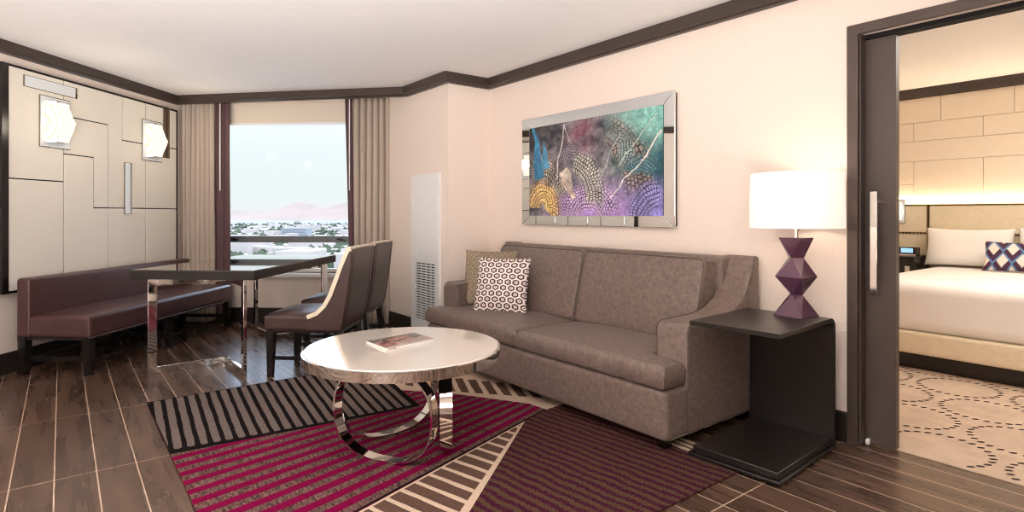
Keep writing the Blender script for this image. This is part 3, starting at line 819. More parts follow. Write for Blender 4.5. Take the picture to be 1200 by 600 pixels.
# magazine on the coffee table
def paint_mesh(name, mat, fn, nx, ny, pos, parent=None, org=None, rev=False):
    """grid mesh with colours fn(u,v) at its corners, placed by pos(u,v)"""
    vs = []; cols = []
    for j in range(ny+1):
        for i in range(nx+1):
            u, v = i/nx, j/ny; vs.append(pos(u, v)); cols.append(fn(u, v))
    m = nx+1
    fs = [(j*m+i, j*m+i+1, (j+1)*m+i+1, (j+1)*m+i) for j in range(ny) for i in range(nx)]
    org = Vector(org) if org is not None else (ORG.get(parent.name) if parent else Vector((0,0,0)))
    me = bpy.data.meshes.new(name); me.from_pydata([tuple(Vector(p)-org) for p in vs], [], [f[::-1] for f in fs] if rev else fs); me.materials.append(mat)
    at = me.color_attributes.new('paint', 'FLOAT_COLOR', 'POINT')
    at.data.foreach_set('color', [c for col in cols for c in (col[0], col[1], col[2], 1.0)])
    me.polygons.foreach_set('use_smooth', [True]*len(me.polygons))
    o = bpy.data.objects.new(name, me); COL.objects.link(o)
    if parent: o.parent = parent
    else: o.location = org
    return o
def hsh(*a):
    x = math.sin(sum(v*k for v, k in zip(a, (12.9898, 78.233, 37.719))))*43758.5453; return x - math.floor(x)
def vnoise(x, y):
    xi, yi = math.floor(x), math.floor(y); fx, fy = x-xi, y-yi; fx = fx*fx*(3-2*fx); fy = fy*fy*(3-2*fy)
    a = hsh(xi, yi); b = hsh(xi+1, yi); c = hsh(xi, yi+1); d = hsh(xi+1, yi+1)
    return (a*(1-fx)+b*fx)*(1-fy) + (c*(1-fx)+d*fx)*fy
def fbm(x, y, o=4):
    s = 0; a = .5
    for k in range(o): s += a*vnoise(x, y); x = x*2.03+11.3; y = y*2.03+5.7; a *= .5
    return s/(1-.5**o)
def mixc(a, b, t): t = max(0, min(1, t)); return tuple(a[i]+(b[i]-a[i])*t for i in range(3))

mg = thing('magazine', 'white-edged magazine with pinkish photo cover lying on the coffee table', 'magazine', (1.39, 2.71, .5005))
mA, mB, mC, mD = Vector((1.238, 2.585)), Vector((1.536, 2.622)), Vector((1.525, 2.842)), Vector((1.232, 2.800))
mb = MB(); mb.prism([tuple(mA), tuple(mB), tuple(mC), tuple(mD)], 'z', .5008, .5115); mb.build('pages', m_paper, mg)
def cover(u, v):
    n = fbm(u*5+3, v*4+1); c = mixc(S(214, 196, 186), S(190, 120, 112), n*1.3-.3)
    if v > .62: c = mixc(S(120, 110, 108), S(205, 190, 182), fbm(u*9, v*9))
    d = math.hypot((u-.55)/.30, (v-.62)/.26)
    if d < 1: c = mixc(S(226, 170, 150), S(160, 96, 84), fbm(u*7, v*7)*1.2-.2)
    if .9 < d < 1.25 and v > .5 or (abs(v-.52-.3*(u-.4)) < .05 and .25 < u < .8): c = S(46, 38, 40)
    if u < .28 and v < .55 and fbm(u*8, v*8) > .42: c = S(176, 40, 60)
    if v < .12: c = S(226, 214, 206)
    return tuple((q**1.25)*.58 for q in c)
def mpos(u, v):
    p = (mA*(1-u)+mB*u)*(1-v) + (mD*(1-u)+mC*u)*v; return (p.x, p.y, .5120)
o = paint_mesh('cover', m_cover, cover, 64, 46, mpos, mg)
q = MB(); 
for k in range(5):
    a = mA + (mB-mA)*(.05+.03*k); b = mA + (mB-mA)*(.068+.03*k); nrm = Vector((mB.y-mA.y, -(mB.x-mA.x))).normalized()*.0006
    q.add([(a.x+nrm.x, a.y+nrm.y, .503), (b.x+nrm.x, b.y+nrm.y, .503), (b.x+nrm.x, b.y+nrm.y, .509), (a.x+nrm.x, a.y+nrm.y, .509)], [(0, 1, 2, 3)])
q.build('spine_mark', r_mag, mg)

# ================================================================= sofa
sf = thing('sofa', 'taupe two-seat sofa with sloping arms and piped seams against the wall', 'sofa', (2.7, 2.885, 0))
SY0, SY1, SM = 1.735, 4.035, 2.885
mb = MB(); mb.cushion((2.69, SM, .185), (.82, SY1-SY0, .246), .028, (.006, 0, 0), 10); mb.build('base', m_sofa, sf)
arm = [(2.44, .075), (2.44, .575), (2.452, .600), (2.475, .608), (2.60, .611), (2.72, .614), (2.80, .626), (2.87, .648), (2.93, .682), (2.98, .735), (3.02, .805), (3.045, .870), (3.060, .908), (3.08, .922), (3.105, .926), (3.112, .912), (3.112, .075)]
for ya, yb in ((SY0-.006, SY0+.185), (SY1-.185, SY1+.006)):
    MB().prism(arm, 'y', ya, yb).build('arm', m_sofa, sf, bevel=.018, seg=4)
mb = MB()
for y in (SY0-.004, SY0+.183, SY1-.183, SY1+.004):
    mb.tube([(x, y, z) for x, z in arm[1:14]], .003, 6); mb.tube([(2.441, y, .085), (2.441, y, .575)], .003, 6)
mb.tube([(2.285, SY0+.012, .076), (2.285, SY1-.012, .076)], .0045, 6)
mb.tube([(2.30, SY0-.003, .076), (3.10, SY0-.003, .076)], .0045, 6)
mb.build('piping', m_sofapipe, sf)
mb = MB(); mb.cushion((3.045, SM, .52), (.125, SY1-SY0-.30, .795), .025, (0, 0, 0), 8); mb.build('back_frame', m_sofa, sf)
# seat cushions: T-shaped heightfield so the front corner wraps before the arm
def tcushion(y_a, y_b, near):
    xa, xb, xn = 2.262, 2.955, 2.437
    ya, yb = (SY0+.002, y_b) if near else (y_a, SY1-.002)
    yi = SY0+.190 if near else SY1-.190
    z0, z1 = .312, .424; r = .030; st = .0145
    inside = lambda x, y: (x <= xn or (y >= yi if near else y <= yi))
    def dist(x, y):
        d = min(x-xa, xb-x, y-ya, yb-y)
        if near:
            if x > xn: d = min(d, y-yi)
            elif y < yi: d = min(d, xn-x)
            else: d = min(d, math.hypot(xn-x, yi-y))
        else:
            if x > xn: d = min(d, yi-y)
            elif y > yi: d = min(d, xn-x)
            else: d = min(d, math.hypot(xn-x, yi-y))
        return max(d, 0)
    def axis(a, b, c):
        e = sorted(set([round(v, 5) for v in [a, b, c]])); out = []
        for p, q in zip(e[:-1], e[1:]):
            n = max(2, int((q-p)/st)); out += [p+(q-p)*i/n for i in range(n)]
        return out + [e[-1]]
    XS, YS = axis(xa, xb, xn), axis(ya, yb, yi)
    def top(x, y):
        d = dist(x, y); cr = .030*math.sin(PI*min(1, max(0, (x-xa)/(xb-xa)*.9+.05)))*math.sin(PI*(y-ya)/(yb-ya))**.6
        e = (r-d) if d < r else 0
        return z1 + cr - (r - math.sqrt(max(0, r*r-e*e))) 
    def bot(x, y):
        d = dist(x, y); e = (r-d) if d < r else 0
        return z0 + (r - math.sqrt(max(0, r*r-e*e)))*.7
    mb = MB(); vs = []; idx = {}
    for lay, fn in ((0, bot), (1, top)):
        for i, x in enumerate(XS):
            for j, y in enumerate(YS):
                idx[lay, i, j] = len(vs); vs.append((x, y, fn(x, y)))
    fs = []
    def cell(i, j):
        if i < 0 or j < 0 or i >= len(XS)-1 or j >= len(YS)-1: return False
        return inside((XS[i]+XS[i+1])/2, (YS[j]+YS[j+1])/2)
    for i in range(len(XS)-1):
        for j in range(len(YS)-1):
            if not cell(i, j): continue
            fs.append((idx[1,i,j], idx[1,i+1,j], idx[1,i+1,j+1], idx[1,i,j+1])); fs.append((idx[0,i,j+1], idx[0,i+1,j+1], idx[0,i+1,j], idx[0,i,j]))
            for di, dj, a, b in ((-1,0,(i,j+1),(i,j)), (1,0,(i+1,j),(i+1,j+1)), (0,-1,(i,j),(i+1,j)), (0,1,(i+1,j+1),(i,j+1))):
                if not cell(i+di, j+dj): fs.append((idx[0,a[0],a[1]], idx[0,b[0],b[1]], idx[1,b[0],b[1]], idx[1,a[0],a[1]]))
    mb.add(vs, fs, 0, True)
    me = mb
    o = me.build('seat_cushion', m_sofa, sf)
    # drop loose vertices of the notch
    bm = bmesh.new(); bm.from_mesh(o.data); bmesh.ops.delete(bm, geom=[v for v in bm.verts if not v.link_faces], context='VERTS'); bm.to_mesh(o.data); bm.free()
tcushion(SY0, SM-.004, True); tcushion(SM+.004, SY1, False)
for ya, yb in ((SY0+.19, SM-.004), (SM+.004, SY1-.19)):
    R = Matrix.Rotation(math.radians(13), 3, 'Y')
    mb = MB(); mb.cushion((2.905, (ya+yb)/2, .655), (.165, yb-ya, .490), .022, (.026, 0, .006), 14, mat=R); o = mb.build('back_cushion', m_sofa, sf)
    mb = MB(); pts = []
    hy, hz = (yb-ya)/2-.018, .490/2-.018
    for sx in (-1, 1):
        pts = []
        for cy, cz, a0 in ((1, 1, 0), (-1, 1, 90), (-1, -1, 180), (1, -1, 270)):
            for k in range(5):
                a = math.radians(a0 + 22.5*k); p = Vector((sx*.080, cy*(hy-.03)+.042*math.cos(a), cz*(hz-.03)+.042*math.sin(a)))
                pts.append(R @ p + Vector((2.905, (ya+yb)/2, .655)))
        mb.tube(pts, .0045, 6, closed=True)
    mb.build('piping', m_sofapipe, o, org=ORG[sf.name])
for x, z in ((2.355, RT), (3.06, .0)):
    for y in (SY0+.07, SY1-.07):
        MB().box(x-.026, y-.026, z, x+.026, y+.026, .078).build('leg', m_black, sf)

# throw pillows
def pillow(size, thick, loc, rot, fn, mat, label, n=84):
    R = Euler(rot, 'XYZ').to_matrix(); loc = Vector(loc); h = size/2
    vs = []; cols = []; fs = []; m = n+1
    for side in (1, -1):
        for j in range(m):
            for i in range(m):
                u, v = i/n*2-1, j/n*2-1
                a, b = abs(u), abs(v)
                e = max(0, (1-a**2.6))*max(0, (1-b**2.6)); w = thick/2*e**.42*(.9+.1*e)
                k = 1 - .055*(1-b*b); k2 = 1 - .055*(1-a*a)
                p = Vector((u*h*k, side*w, v*h*k2)); vs.append(R @ p + loc - loc); cols.append(fn((u+1)/2, (v+1)/2))
    for s in (0, 1):
        o = s*m*m
        for j in range(n):
            for i in range(n):
                f = (o+j*m+i, o+j*m+i+1, o+(j+1)*m+i+1, o+(j+1)*m+i); fs.append(f if s else f[::-1])
    me = bpy.data.meshes.new('throw_pillow'); me.from_pydata([tuple(p) for p in vs], [], fs); me.materials.append(mat)
    at = me.color_attributes.new('paint', 'FLOAT_COLOR', 'POINT'); at.data.foreach_set('color', [c for col in cols for c in (col[0], col[1], col[2], 1.0)])
    bm = bmesh.new(); bm.from_mesh(me); bmesh.ops.remove_doubles(bm, verts=bm.verts, dist=1e-5); bmesh.ops.recalc_face_normals(bm, faces=bm.faces); bm.to_mesh(me); bm.free()
    me.polygons.foreach_set('use_smooth', [True]*len(me.polygons))
    o = bpy.data.objects.new('throw_pillow', me); COL.objects.link(o); o.location = loc
    return tag(o, label, 'pillow')
def hexpat(u, v):
    # rows of elongated hexagons, each with a ring inside
    cw, ch = .150, .107
    best = 9
    r1 = math.floor(v/ch)
    for r0 in (r1-1, r1, r1+1, r1+2):
        for q in (-1, 0, 1, 2):
            cx = (math.floor(u/cw)+q + (.5 if r0 % 2 else 0))*cw; cy = r0*ch
            dx, dy = abs(u-cx)/cw*2, abs(v-cy)/ch
            best = min(best, max(dx, dx*.5 + dy*1.5))
    c1, c2 = S(236, 224, 218), S(84, 56, 54)
    if best > .80: return c1
    if best > .42: return c2
    if best > .16: return c1
    return c2
def lattice(u, v):
    k = 22; a = (u+v)*k % 1; b = (u-v)*k % 1
    return S(196, 178, 150) if (.25 < a < .8 and .25 < b < .8) else S(112, 96, 82)
pillow(.42, .15, (2.585, 3.45, .632), (math.radians(-16), 0, math.radians(-58)), hexpat, m_print, 'white throw pillow with brown honeycomb pattern at the front of the pair', n=150)
pillow(.44, .15, (2.70, 3.76, .655), (math.radians(-13), 0, math.radians(-52)), lattice, m_print, 'beige throw pillow with fine brown lattice, tucked behind the honeycomb one', n=120)

# ================================================================= picture
pf = thing('framed_picture', 'abstract teal and violet picture in a wide mirrored frame above the sofa', 'picture', (3.12, 3.08, 1.5))
PY0, PY1, PZ0, PZ1 = 2.302, 3.863, 1.072, 1.957       # y of the right and left edges
CY0, CY1, CZ0, CZ1 = 2.388, 3.762, 1.146, 1.879
MB().box(3.122, PY0+.01, PZ0+.01, 3.15, PY1-.01, PZ1-.01).build('backing', m_black, pf)
def mir(pts):
    # a bevelled mirror bar: outer edge lower, inner edge proud
    q = MB(); q.prism(pts, 'x', 3.108, 3.124); return q
g = .0012
def mirror(pts): mir(inset(pts, g) if False else pts).build('mirror_bar', m_mirror, pf, bevel=.0025)
ys = [PY0, 2.72, 3.08, 3.44, PY1]
for i in range(4):
    a_, b_ = ys[i]+g, ys[i+1]-g
    mirror([(a_, PZ0), (b_, PZ0), (min(b_, CY1) if i == 3 else b_, CZ0), (max(a_, CY0) if i == 0 else a_, CZ0)])
zs = [PZ0, 1.38, 1.68, PZ1]
for i in range(3):
    a_, b_ = zs[i]+g, zs[i+1]-g
    mirror([(PY1, a_), (PY1, b_), (CY1, CZ1 if i == 2 else b_), (CY1, CZ0 if i == 0 else a_)])
mirror([(PY1-g, PZ1), (PY0+g, PZ1), (CY0, CZ1), (CY1, CZ1)]); mirror([(PY0, PZ1-g), (PY0, PZ0+g), (CY0, CZ0), (CY0, CZ1)])
mb = MB()
for b in ((CY0-.002, CZ0-.002, CY1+.002, CZ0+.002), (CY0-.002, CZ1-.002, CY1+.002, CZ1+.002), (CY1-.002, CZ0, CY1+.002, CZ1)): mb.box(3.104, b[0], b[1], 3.112, b[2], b[3])
mb.build('inner_bead', m_chrome, pf)
FANS = [  # centre, radii, angles, ring pitch, ray pitch, dark colour, light colour
    (.12, .10, .02, .34, -30, 200, .045, 8.0, S(120, 74, 40), S(250, 214, 140)),
    (.10, .06, .34, .62, 20, 110, .034, 4.5, S(30, 28, 30), S(196, 184, 164)),
    (.50, -.06, .10, .46, 10, 170, .036, 6.0, S(66, 44, 84), S(214, 186, 222)),
    (.36, .22, .22, .52, -20, 84, .040, 5.0, S(34, 34, 32), S(206, 202, 190)),
    (.44, .16, .62, .98, 2, 64, .046, 3.4, S(36, 32, 36), S(158, 136, 122)),
    (.70, .62, .03, .26, -70, 130, .028, 7.0, S(40, 52, 58), S(150, 168, 166)),
    (.22, .66, .06, .30, -90, 60, .030, 7.0, S(22, 20, 26), S(112, 100, 108)),
    (.86, .34, .05, .28, 20, 150, .030, 8.0, S(16, 50, 60), S(96, 140, 150)),
    (.40, .55, .05, .30, 60, 180, .030, 8.0, S(40, 38, 50), S(148, 140, 150)),
    (.98, -.05, .10, .42, 90, 180, .044, 5.0, S(40, 44, 84), S(158, 150, 206)),
]
def art(u, v):
    u0, v0 = u, v
    u += .030*(vnoise(u0*7+3, v0*5)-.5) + .012*(vnoise(u0*25, v0*18)-.5); v += .05*(vnoise(u0*6, v0*6+8)-.5) + .02*(vnoise(u0*22+5, v0*20)-.5)
    n1, n2, n3 = fbm(u*6, v*5, 3), fbm(u*16+9, v*13+2, 3), vnoise(u*120, v*64)
    c = mixc(S(44, 48, 58), S(140, 134, 140), n2*1.7-.35)
    c = mixc(c, S(128, 186, 176), max(0, (u-.60)*2.8)*max(0, v-.30)*1.9*(.5+n2))
    c = mixc(c, S(18, 74, 84), max(0, (u-.66)*4.0)*max(0, 1-abs(v-.44)*3.0)*(1.3*n2+.4))
    c = mixc(c, S(176, 140, 206), max(0, 1-abs(u-.55)*2.2)*max(0, (.42-v)*3.2)*(.6+n1))
    c = mixc(c, S(136, 128, 200), max(0, (u-.74)*3.4)*max(0, (.40-v)*3.4)*(.6+n2))
    c = mixc(c, S(150, 66, 92), max(0, 1-abs(u-.44)*6)*max(0, 1-abs(v-.84)*4)*n1*1.5)
    c = mixc(c, S(30, 26, 30), max(0, (.34-u)*3)*max(0, (v-.52)*2.6)*.9)  # dark reflection over the top left, painted into the picture colours
    for cx, cy, r0, r1, a0, a1, rp, ap, dk, lt in FANS:
        dx, dy = (u-cx)*1.87, v-cy; r = math.hypot(dx, dy); a = math.degrees(math.atan2(dy, dx))
        if r0 < r < r1 and a0 < a < a1:
            r2 = r + .012*(n1-.5); k = min(1, (r-r0)*16+.15, (r1-r)*10, (a-a0)*.09, (a1-a)*.09)*(.45+.9*n1)
            fr = (r2/rp) % 1; fa = (a/ap + .35*(int(r2/rp) % 2) + n2*.3) % 1
            if fr < .24: c = mixc(c, dk, min(1, k*1.2))
            elif fa < .30: c = mixc(c, dk, min(1, k*1.0))
            else: c = mixc(c, lt, min(1, k*(.5+.9*n2)))
    if .02 < u < .24 and v > .42:
        w = (v-.42)/.55
        if abs(u-.045-.055*(1-w)) < .034*(1-w)+.012: c = mixc(S(66, 150, 190), S(30, 66, 110), n2*1.3-.2)
        if .5 < v < .84 and abs(u-.12-.12*(.84-v)) < .05*(.86-v)*2: c = mixc(S(96, 168, 200), S(44, 96, 150), n1*1.3-.2)
    x, y = (u-.355)*1.87, v-.33
    p_, q_ = x*.86+y*.5, -x*.5+y*.86
    if abs(q_) < .17 and abs(p_) < .055+.02*math.sin(q_*14): c = mixc(S(232, 224, 210), S(150, 118, 104), n2*1.6-.4)
    for x0, y0, x1, y1, w, cl in ((.66, .16, .99, .76, .007, S(222, 216, 210)), (.255, .40, .30, 1.0, .006, S(206, 196, 196)), (.72, .50, .97, .93, .004, S(196, 206, 196)), (.30, .98, .36, .80, .004, S(200, 190, 190)), (.56, .28, .72, .80, .004, S(190, 186, 186))):
        t = max(0, min(1, ((u-x0)*(x1-x0)+(v-y0)*(y1-y0))/((x1-x0)**2+(y1-y0)**2))); d = math.hypot(u-x0-t*(x1-x0), v-y0-t*(y1-y0))
        if d < w: c = mixc(cl, c, d/w*.6)
    g = (.66 + .70*n3)*(.80 + .45*vnoise(u0*38, v0*9))
    return tuple(min(1, max(0, q*g)) for q in c)
o = paint_mesh('canvas', m_paint, art, 360, 192, lambda u, v: (3.106, CY1 + (CY0-CY1)*u, CZ0 + (CZ1-CZ0)*v), pf)

# ================================================================= air grille on the column
ag = thing('air_grille', 'tall white metal air conditioning panel with slotted grille on the column', 'vent', (2.69, 4.78, .08))
GY0, GY1, GZ0, GZ1 = 4.515, 5.042, .06, 1.535
LY0, LY1, LZ0, LZ1 = 4.592, 4.960, .165, .708
mb = MB()
mb.box(2.676, GY0, GZ0, 2.698, LY0, GZ1); mb.box(2.676, LY1, GZ0, 2.698, GY1, GZ1); mb.box(2.676, LY0, GZ0, 2.698, LY1, LZ0); mb.box(2.676, LY0, LZ1, 2.698, LY1, GZ1)
mb.build('face_panel', m_white, ag)
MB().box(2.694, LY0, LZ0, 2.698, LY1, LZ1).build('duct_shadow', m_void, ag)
mb = MB(); ns = 22
for k in range(ns+1):
    z = LZ0 + (LZ1-LZ0)*k/ns; mb.box(2.677, LY0, z-.0062, 2.692, LY1, z+.0062)
for k in range(1, 4): y = LY0 + (LY1-LY0)*k/4; mb.box(2.688, y-.0022, LZ0, 2.694, y+.004, LZ1)
mb.build('louver_grid', m_white, ag)

# ================================================================= side table and lamp
stb = thing('side_table', 'dark brown C-shaped side table curving down to a floor plinth beside the sofa', 'table', (2.68, 1.47, 0))
# waterfall profile (x,z): top, bend, upright
R_ = .055; tx0, tx1 = 2.385, 3.005; zt = .652; th = .022
outer = [(tx0, zt)] + [(tx1-R_+R_*math.sin(PI/2*k/8), zt-R_+R_*math.cos(PI/2*k/8)) for k in range(9)] + [(tx1, .012)]
ri = R_-th
innr = [(tx1-th, .012)] + [(tx1-R_+ri*math.cos(PI/2*k/8), zt-R_+ri*math.sin(PI/2*k/8)) for k in range(9)] + [(tx0, zt-th)]
def skew(mbx):
    # the table stands very slightly turned
    c = Vector((2.69, 1.475)); a = math.radians(3.5); ca, sa = math.cos(a), math.sin(a)
    for p in mbx.v:
        x, y = p.x-c.x, p.y-c.y; p.x = c.x + x*ca - y*sa; p.y = c.y + x*sa + y*ca
    return mbx
skew(MB().prism(outer+innr, 'y', 1.262, 1.690)).build('curved_shell', m_espresso, stb, bevel=.002)
skew(MB().box(2.375, 1.258, RT, 3.003, 1.694, .026)).build('foot_plate', m_espresso, stb, bevel=.003)
skew(MB().box(2.395, 1.272, .026, 2.99, 1.680, .058)).build('plinth', m_espresso, stb, bevel=.004)

lp = thing('table_lamp', 'plum faceted table lamp with white drum shade on the dark side table', 'lamp', (2.90, 1.42, .652))
lc = (2.90, 1.42)
rot = math.radians(220.7)
def facets(rings):
    """square rings, every second one turned by an eighth: triangular facets between them"""
    mb = MB(); vs = []; fs = []
    for r, z, tw in rings:
        for k in range(4):
            a = rot + PI/2*k + tw*PI/4; vs.append((lc[0]+r*math.cos(a), lc[1]+r*math.sin(a), z))
    for i in range(len(rings)-1):
        a, b = i*4, i*4+4; ta, tb = rings[i][2], rings[i+1][2]
        for k in range(4):
            k1 = (k+1) % 4
            if ta == tb: fs.append((a+k, a+k1, b+k1, b+k))
            elif tb > ta: fs += [(a+k, a+k1, b+k), (a+k1, b+k1, b+k)]
            else: fs += [(a+k, b+k1, b+k), (a+k, a+k1, b+k1)]
    fs += [(3, 2, 1, 0), tuple(range(len(rings)*4-4, len(rings)*4))]
    return mb.add(vs, fs)
facets([(.106, .6525, 0), (.106, .656, 0), (.034, .759, 1)]).build('base_pyramid', m_purple, lp)
facets([(.034, .759, 1), (.099, .849, 0), (.040, .9425, 1)]).build('middle_diamond', m_purple, lp)
facets([(.040, .9425, 1), (.080, 1.038, 0), (.080, 1.043, 0)]).build('top_pyramid', m_purple, lp)
mb = MB().lathe([(.011, 1.043), (.011, 1.10)], 16, lc); mb.lathe([(.017, 1.075), (.017, 1.082)], 16, lc)
mb.tube([(2.90, 1.42, 1.092), (2.885, 1.445, 1.092)], .0035, 6); mb.lathe([(.016, 1.10), (.016, 1.16)], 16, lc); mb.build('neck', m_chrome, lp)
mb = MB(); mb.lathe([(.218, 1.092), (.212, 1.362), (.209, 1.362), (.215, 1.092)], 72, lc, close=True); mb.build('shade', m_shade, lp)
mb = MB()
for kk in range(3):
    a = 2*PI*kk/3+.3; mb.tube([(lc[0], lc[1], 1.155), (lc[0]+.213*math.cos(a), lc[1]+.213*math.sin(a), 1.155)], .002, 5)
mb.build('shade_spider', m_chrome, lp)
mb = MB().lathe([(0.0, 1.155), (.022, 1.165), (.031, 1.20), (.022, 1.235), (0, 1.245)], 16, lc); mb.build('bulb', EM('bulb_glow', (1, .86, .68, 1), 6), lp)

# ================================================================= bedroom
bd = thing('bed', 'large bed with smooth white linen and cream leather side rails', 'bed', (5.9, 1.0, 0))
by0, by1 = .02, 1.985
MB().box(5.06, by0+.05, .005, 6.86, by1-.05, .125).build('plinth', m_black, bd)
mb = MB(); mb.cushion((5.925, (by0+by1)/2, .205), (1.87, by1-by0, .165), .02, (0, 0, 0), 6); mb.build('side_rail', m_bedrail, bd)
mb = MB(); mb.cushion((5.93, (by0+by1)/2, .468), (1.86, by1-by0-.02, .364), .075, (0, 0, .012), 14); mb.build('duvet', m_linen, bd)
cl = thing('wall_cladding', 'pale cream block panelling on the bedroom wall above the headboard', 'wall panel', (6.97, 1.2, 1.25))
g2 = .003
for za, zb, cuts in ((2.10, 2.352, (2.88, 1.96, 1.39, .45, -.6)), (1.91, 2.10, (2.88, 2.193, 1.62, .9, .1, -.6)), (1.705, 1.91, (2.88, 2.55, 1.0, -.6)), (1.47, 1.705, (2.88, 2.193)), (1.22, 1.47, (2.88, 2.193)), (1.22, 1.705, (2.193, 1.62, .7, -.1, -.6))):
    for a_, b_ in zip(cuts[1:], cuts[:-1]): MB().box(6.966, a_+g2/2, za+g2/2, 6.981, b_-g2/2, zb-g2/2).build('padded_block', m_block, cl, bevel=.003)
hb = thing('headboard', 'cream leather headboard with nailhead trim on the bedroom wall', 'headboard', (6.93, 1.0, .3))
for y0, y1 in ((-.1, 2.032), (2.048, 2.88)):
    MB().box(6.875, y0, .20, 6.94, y1, .965).build('lower_pad', m_headboard, hb, bevel=.008, seg=3)
    MB().box(6.870, y0, .972, 6.94, y1, 1.248).build('upper_pad', m_headboard, hb, bevel=.012, seg=3)
    mb = MB(); y = y0+.02
    while y < y1-.01:
        mb.cushion((6.868, y, .968), (.012, .020, .020), .006, n=1); y += .0315
    o = mb.build('nailhead_trim', m_nail, hb)
mb = MB(); mb.box(6.94, -.1, .006, 6.955, 2.88, 1.19); mb.box(6.864, 2.034, .2, 6.94, 2.046, 1.252); mb.box(6.864, -.1, 1.248, 6.94, 2.88, 1.256)
mb.build('dark_edging', m_nail, hb)
MB().box(6.942, -.1, 1.20, 6.962, 2.88, 1.215).build('light_strip', m_led, hb)

def bed_pillow(name, loc, size, rot, fn, mat, label, group=None, thick=.17, n=56):
    R = Euler(rot, 'XYZ').to_matrix(); w, h = size; vs = []; cols = []; fs = []; m = n+1
    for side in (1, -1):
        for j in range(m):
            for i in range(m):
                u, v = i/n*2-1, j/n*2-1; a, b = abs(u), abs(v)
                e = max(0, 1-a**3)*max(0, 1-b**3); t = thick/2*e**.45
                p = R @ Vector((side*t, -u*w/2*(1-.05*(1-b*b)), v*h/2*(1-.10*(1-a*a)))); vs.append(p); cols.append(fn((u+1)/2, (v+1)/2) if fn else (1, 1, 1))
    for s in (0, 1):
        o = s*m*m
        for j in range(n):
            for i in range(n):
                f = (o+j*m+i, o+j*m+i+1, o+(j+1)*m+i+1, o+(j+1)*m+i); fs.append(f if s else f[::-1])
    me = bpy.data.meshes.new(name); me.from_pydata([tuple(p) for p in vs], [], fs); me.materials.append(mat)
    if fn:
        at = me.color_attributes.new('paint', 'FLOAT_COLOR', 'POINT'); at.data.foreach_set('color', [c for col in cols for c in (col[0], col[1], col[2], 1.0)])
    bm = bmesh.new(); bm.from_mesh(me); bmesh.ops.remove_doubles(bm, verts=bm.verts, dist=1e-5); bmesh.ops.recalc_face_normals(bm, faces=bm.faces); bm.to_mesh(me); bm.free()
    me.polygons.foreach_set('use_smooth', [True]*len(me.polygons))
    o = bpy.data.objects.new(name, me); COL.objects.link(o); o.location = loc
    return tag(o, label, 'pillow', group)
bed_pillow('bed_pillow', (6.735, 1.68, .846), (.68, .375), (0, math.radians(14), 0), None, m_linen, 'plain white bed pillow beside the nightstand', 'white bed pillows')
bed_pillow('bed_pillow', (6.735, .985, .850), (.68, .39), (0, math.radians(14), 0), None, m_linen, 'plain white bed pillow behind the blue patterned cushion', 'white bed pillows')
def diam(u, v):
    blue, plum, wht = S(96, 132, 176), S(72, 40, 66), S(232, 220, 208)
    c = blue
    for q in range(-1, 8):
        for r0 in range(-1, 4):
            cx = (q + (.5 if r0 % 2 else 0))*.21; cy = r0*.42+.30
            d = abs(u-cx)/.085 + abs(v-cy)/.30
            e = abs(u-cx)/.10 + abs(v-cy+.12)/.34
            if d < .78: return wht
            if e < 1.0 and v < cy+.02: c = plum
    return c
bed_pillow('lumbar_cushion', (6.45, 1.17, .792), (.66, .27), (0, math.radians(20), 0), diam, m_print, 'small oblong cushion with blue, plum and white diamonds on the bed', thick=.13, n=110)

ns_ = thing('nightstand', 'dark nightstand with drawer between the bed and the bedroom wall', 'nightstand', (6.65, 2.28, 0))
MB().box(6.46, 2.035, .08, 6.858, 2.56, .735).build('cabinet', m_black, ns_, bevel=.003)
MB().box(6.44, 2.025, .735, 6.86, 2.58, .752).build('top', m_black, ns_, bevel=.003)
d = MB().box(6.450, 2.03, .50, 6.462, 2.55, .725).build('drawer', m_espresso, ns_, bevel=.002)
MB().box(6.432, 2.06, .60, 6.452, 2.10, .66).build('handle', m_chrome, d, org=ORG[ns_.name])
MB().box(6.47, 2.03, .004, 6.85, 2.55, .08).build('plinth', m_black, ns_)
ck = thing('clock_radio', 'small black clock radio with lit blue display on the nightstand', 'clock', (6.62, 2.12, .752))
MB().box(6.57, 2.045, .752, 6.67, 2.20, .835).build('case', m_black, ck, bevel=.008)
MB().box(6.567, 2.075, .782, 6.571, 2.178, .826).build('display', m_screen, ck)
MB().box(6.565, 2.05, .752, 6.572, 2.195, .768).build('base_trim', m_chrome, ck)
ph = thing('telephone', 'low black telephone beside the clock radio on the nightstand', 'telephone', (6.62, 2.30, .752))
MB().box(6.56, 2.225, .752, 6.70, 2.40, .778).build('body', m_black, ph, bevel=.006)
MB().cushion((6.63, 2.25, .788), (.15, .04, .026), .012, n=4).build('handset', m_black, ph)
# bedside sconce
bs = copy_tree(sc1); bs.name = 'wall_sconce.002'; bs.location = (6.868, 2.325, 1.19); bs.rotation_euler = (0, 0, PI)
bs.scale = (.95, .62, .62); bs['label'] = 'glowing crystal sconce on the bedroom headboard over the nightstand'

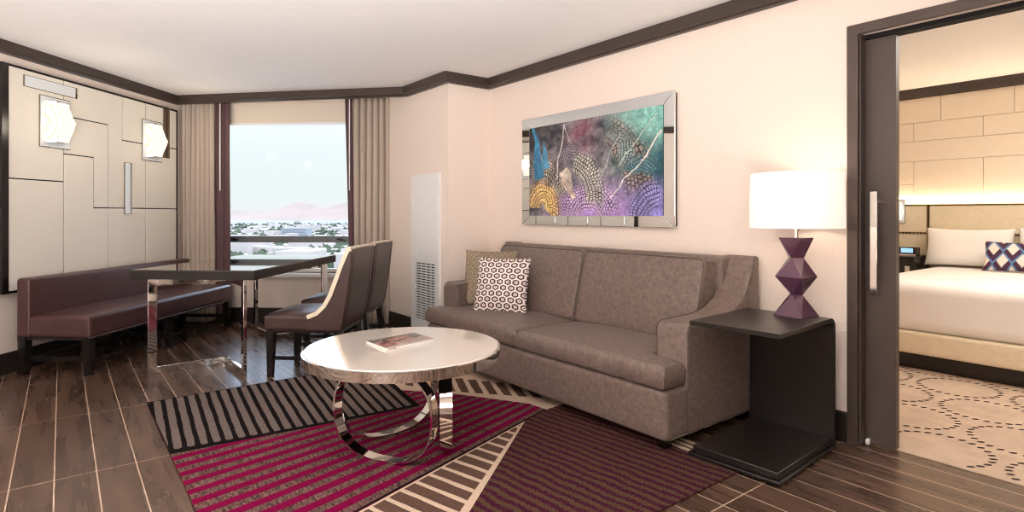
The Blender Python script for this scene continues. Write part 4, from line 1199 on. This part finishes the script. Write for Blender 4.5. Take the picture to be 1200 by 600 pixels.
# ================================================================= lights
def area(name, loc, size, power, col, direction, sy=None, spread=180):
    l = bpy.data.lights.new(name, 'AREA'); l.energy = power; l.color = col; l.shape = 'RECTANGLE'; l.size = size; l.size_y = sy or size; l.spread = math.radians(spread)
    o = bpy.data.objects.new(name, l); COL.objects.link(o); o.location = loc
    o.rotation_euler = Vector(direction).to_track_quat('-Z', 'Y').to_euler(); return o
def point(name, loc, power, col, r=.05):
    l = bpy.data.lights.new(name, 'POINT'); l.energy = power; l.color = col; l.shadow_soft_size = r
    o = bpy.data.objects.new(name, l); COL.objects.link(o); o.location = loc; return o
area('bounce_fill', (-1.1, -.5, .9), 2.2, 200, (1, .97, .945), (.34, .66, .85), spread=115)  # added fill behind the camera, aimed up to brighten the ceiling
area('uplight_fill', (-2.2, 1.6, .5), 1.4, 52, (1, .965, .93), (.25, .35, 1), spread=120)  # added low fill left of the camera, out of view, washing the ceiling
area('ceiling_fill', (.3, .7, 2.38), 2.0, 14, (1, .95, .89), (0, 0, -1))  # added soft fill overhead, out of view, not a room fixture
area('rear_fill', (-2.0, -.2, 1.9), 1.6, 38, (1, .95, .90), (.30, .9, -.15))  # added frontal fill from behind the camera
point('lamp_light', (lc[0], lc[1], 1.23), 5.5, (1, .84, .66), .04)
for ly in (4.348, 5.474):
    q = Lw(PX+.50, ly, 1.86); point('sconce_light', q, 3.2, (1, .86, .68), .06)
area('bedroom_light', (5.0, .2, 2.42), 1.8, 64, (1, .93, .83), (0, 0, -1))
cv = area('cove_light', (6.952, 1.3, 1.268), .02, 16, (1, .80, .54), (0, 0, 1), sy=2.9); cv.rotation_euler = (PI, 0, 0)
sun = bpy.data.lights.new('sun', 'SUN'); sun.energy = .7; sun.angle = .01; sun.color = (1, .95, .88)
so = bpy.data.objects.new('sun', sun); COL.objects.link(so)
dv = Lw(-.5, 1.0, 0); dv.z = -1.25
so.rotation_euler = dv.to_track_quat('-Z', 'Y').to_euler()

w = bpy.data.worlds.new('daylight'); sc.world = w; w.use_nodes = True
N, K = w.node_tree.nodes, w.node_tree.links
bg = N['Background']; tc = N.new('ShaderNodeTexCoord'); sx = N.new('ShaderNodeSeparateXYZ'); K.new(tc.outputs['Generated'], sx.inputs[0])
rp = N.new('ShaderNodeValToRGB'); e = rp.color_ramp.elements
e[0].position = 0.0; e[0].color = (.172, .178, .180, 1)
e[1].position = 1.0; e[1].color = (.95, 1.15, 1.5, 1)
for p, c in ((.05, (.168, .179, .183, 1)), (.10, (.170, .184, .188, 1)), (.16, (.195, .20, .20, 1)), (.22, (.62, .76, 1.0, 1)), (.5, (.95, 1.15, 1.5, 1))):
    x = e.new(p); x.color = c
K.new(sx.outputs['Z'], rp.inputs['Fac']); K.new(rp.outputs['Color'], bg.inputs['Color']); bg.inputs['Strength'].default_value = 5.4

# ================================================================= camera
cd = bpy.data.cameras.new('camera'); cam = bpy.data.objects.new('camera', cd); COL.objects.link(cam)
cd.sensor_width = 36; cd.lens = 36*680/1200; cd.shift_y = -49/1200; cd.clip_end = 40000; cd.clip_start = .05
cam.location = (0, 0, 1.16); cam.rotation_euler = (PI/2, 0, -math.atan(528/680))
sc.camera = cam
sc.view_settings.view_transform = 'Standard'; sc.view_settings.look = 'None'; sc.view_settings.exposure = 0.0
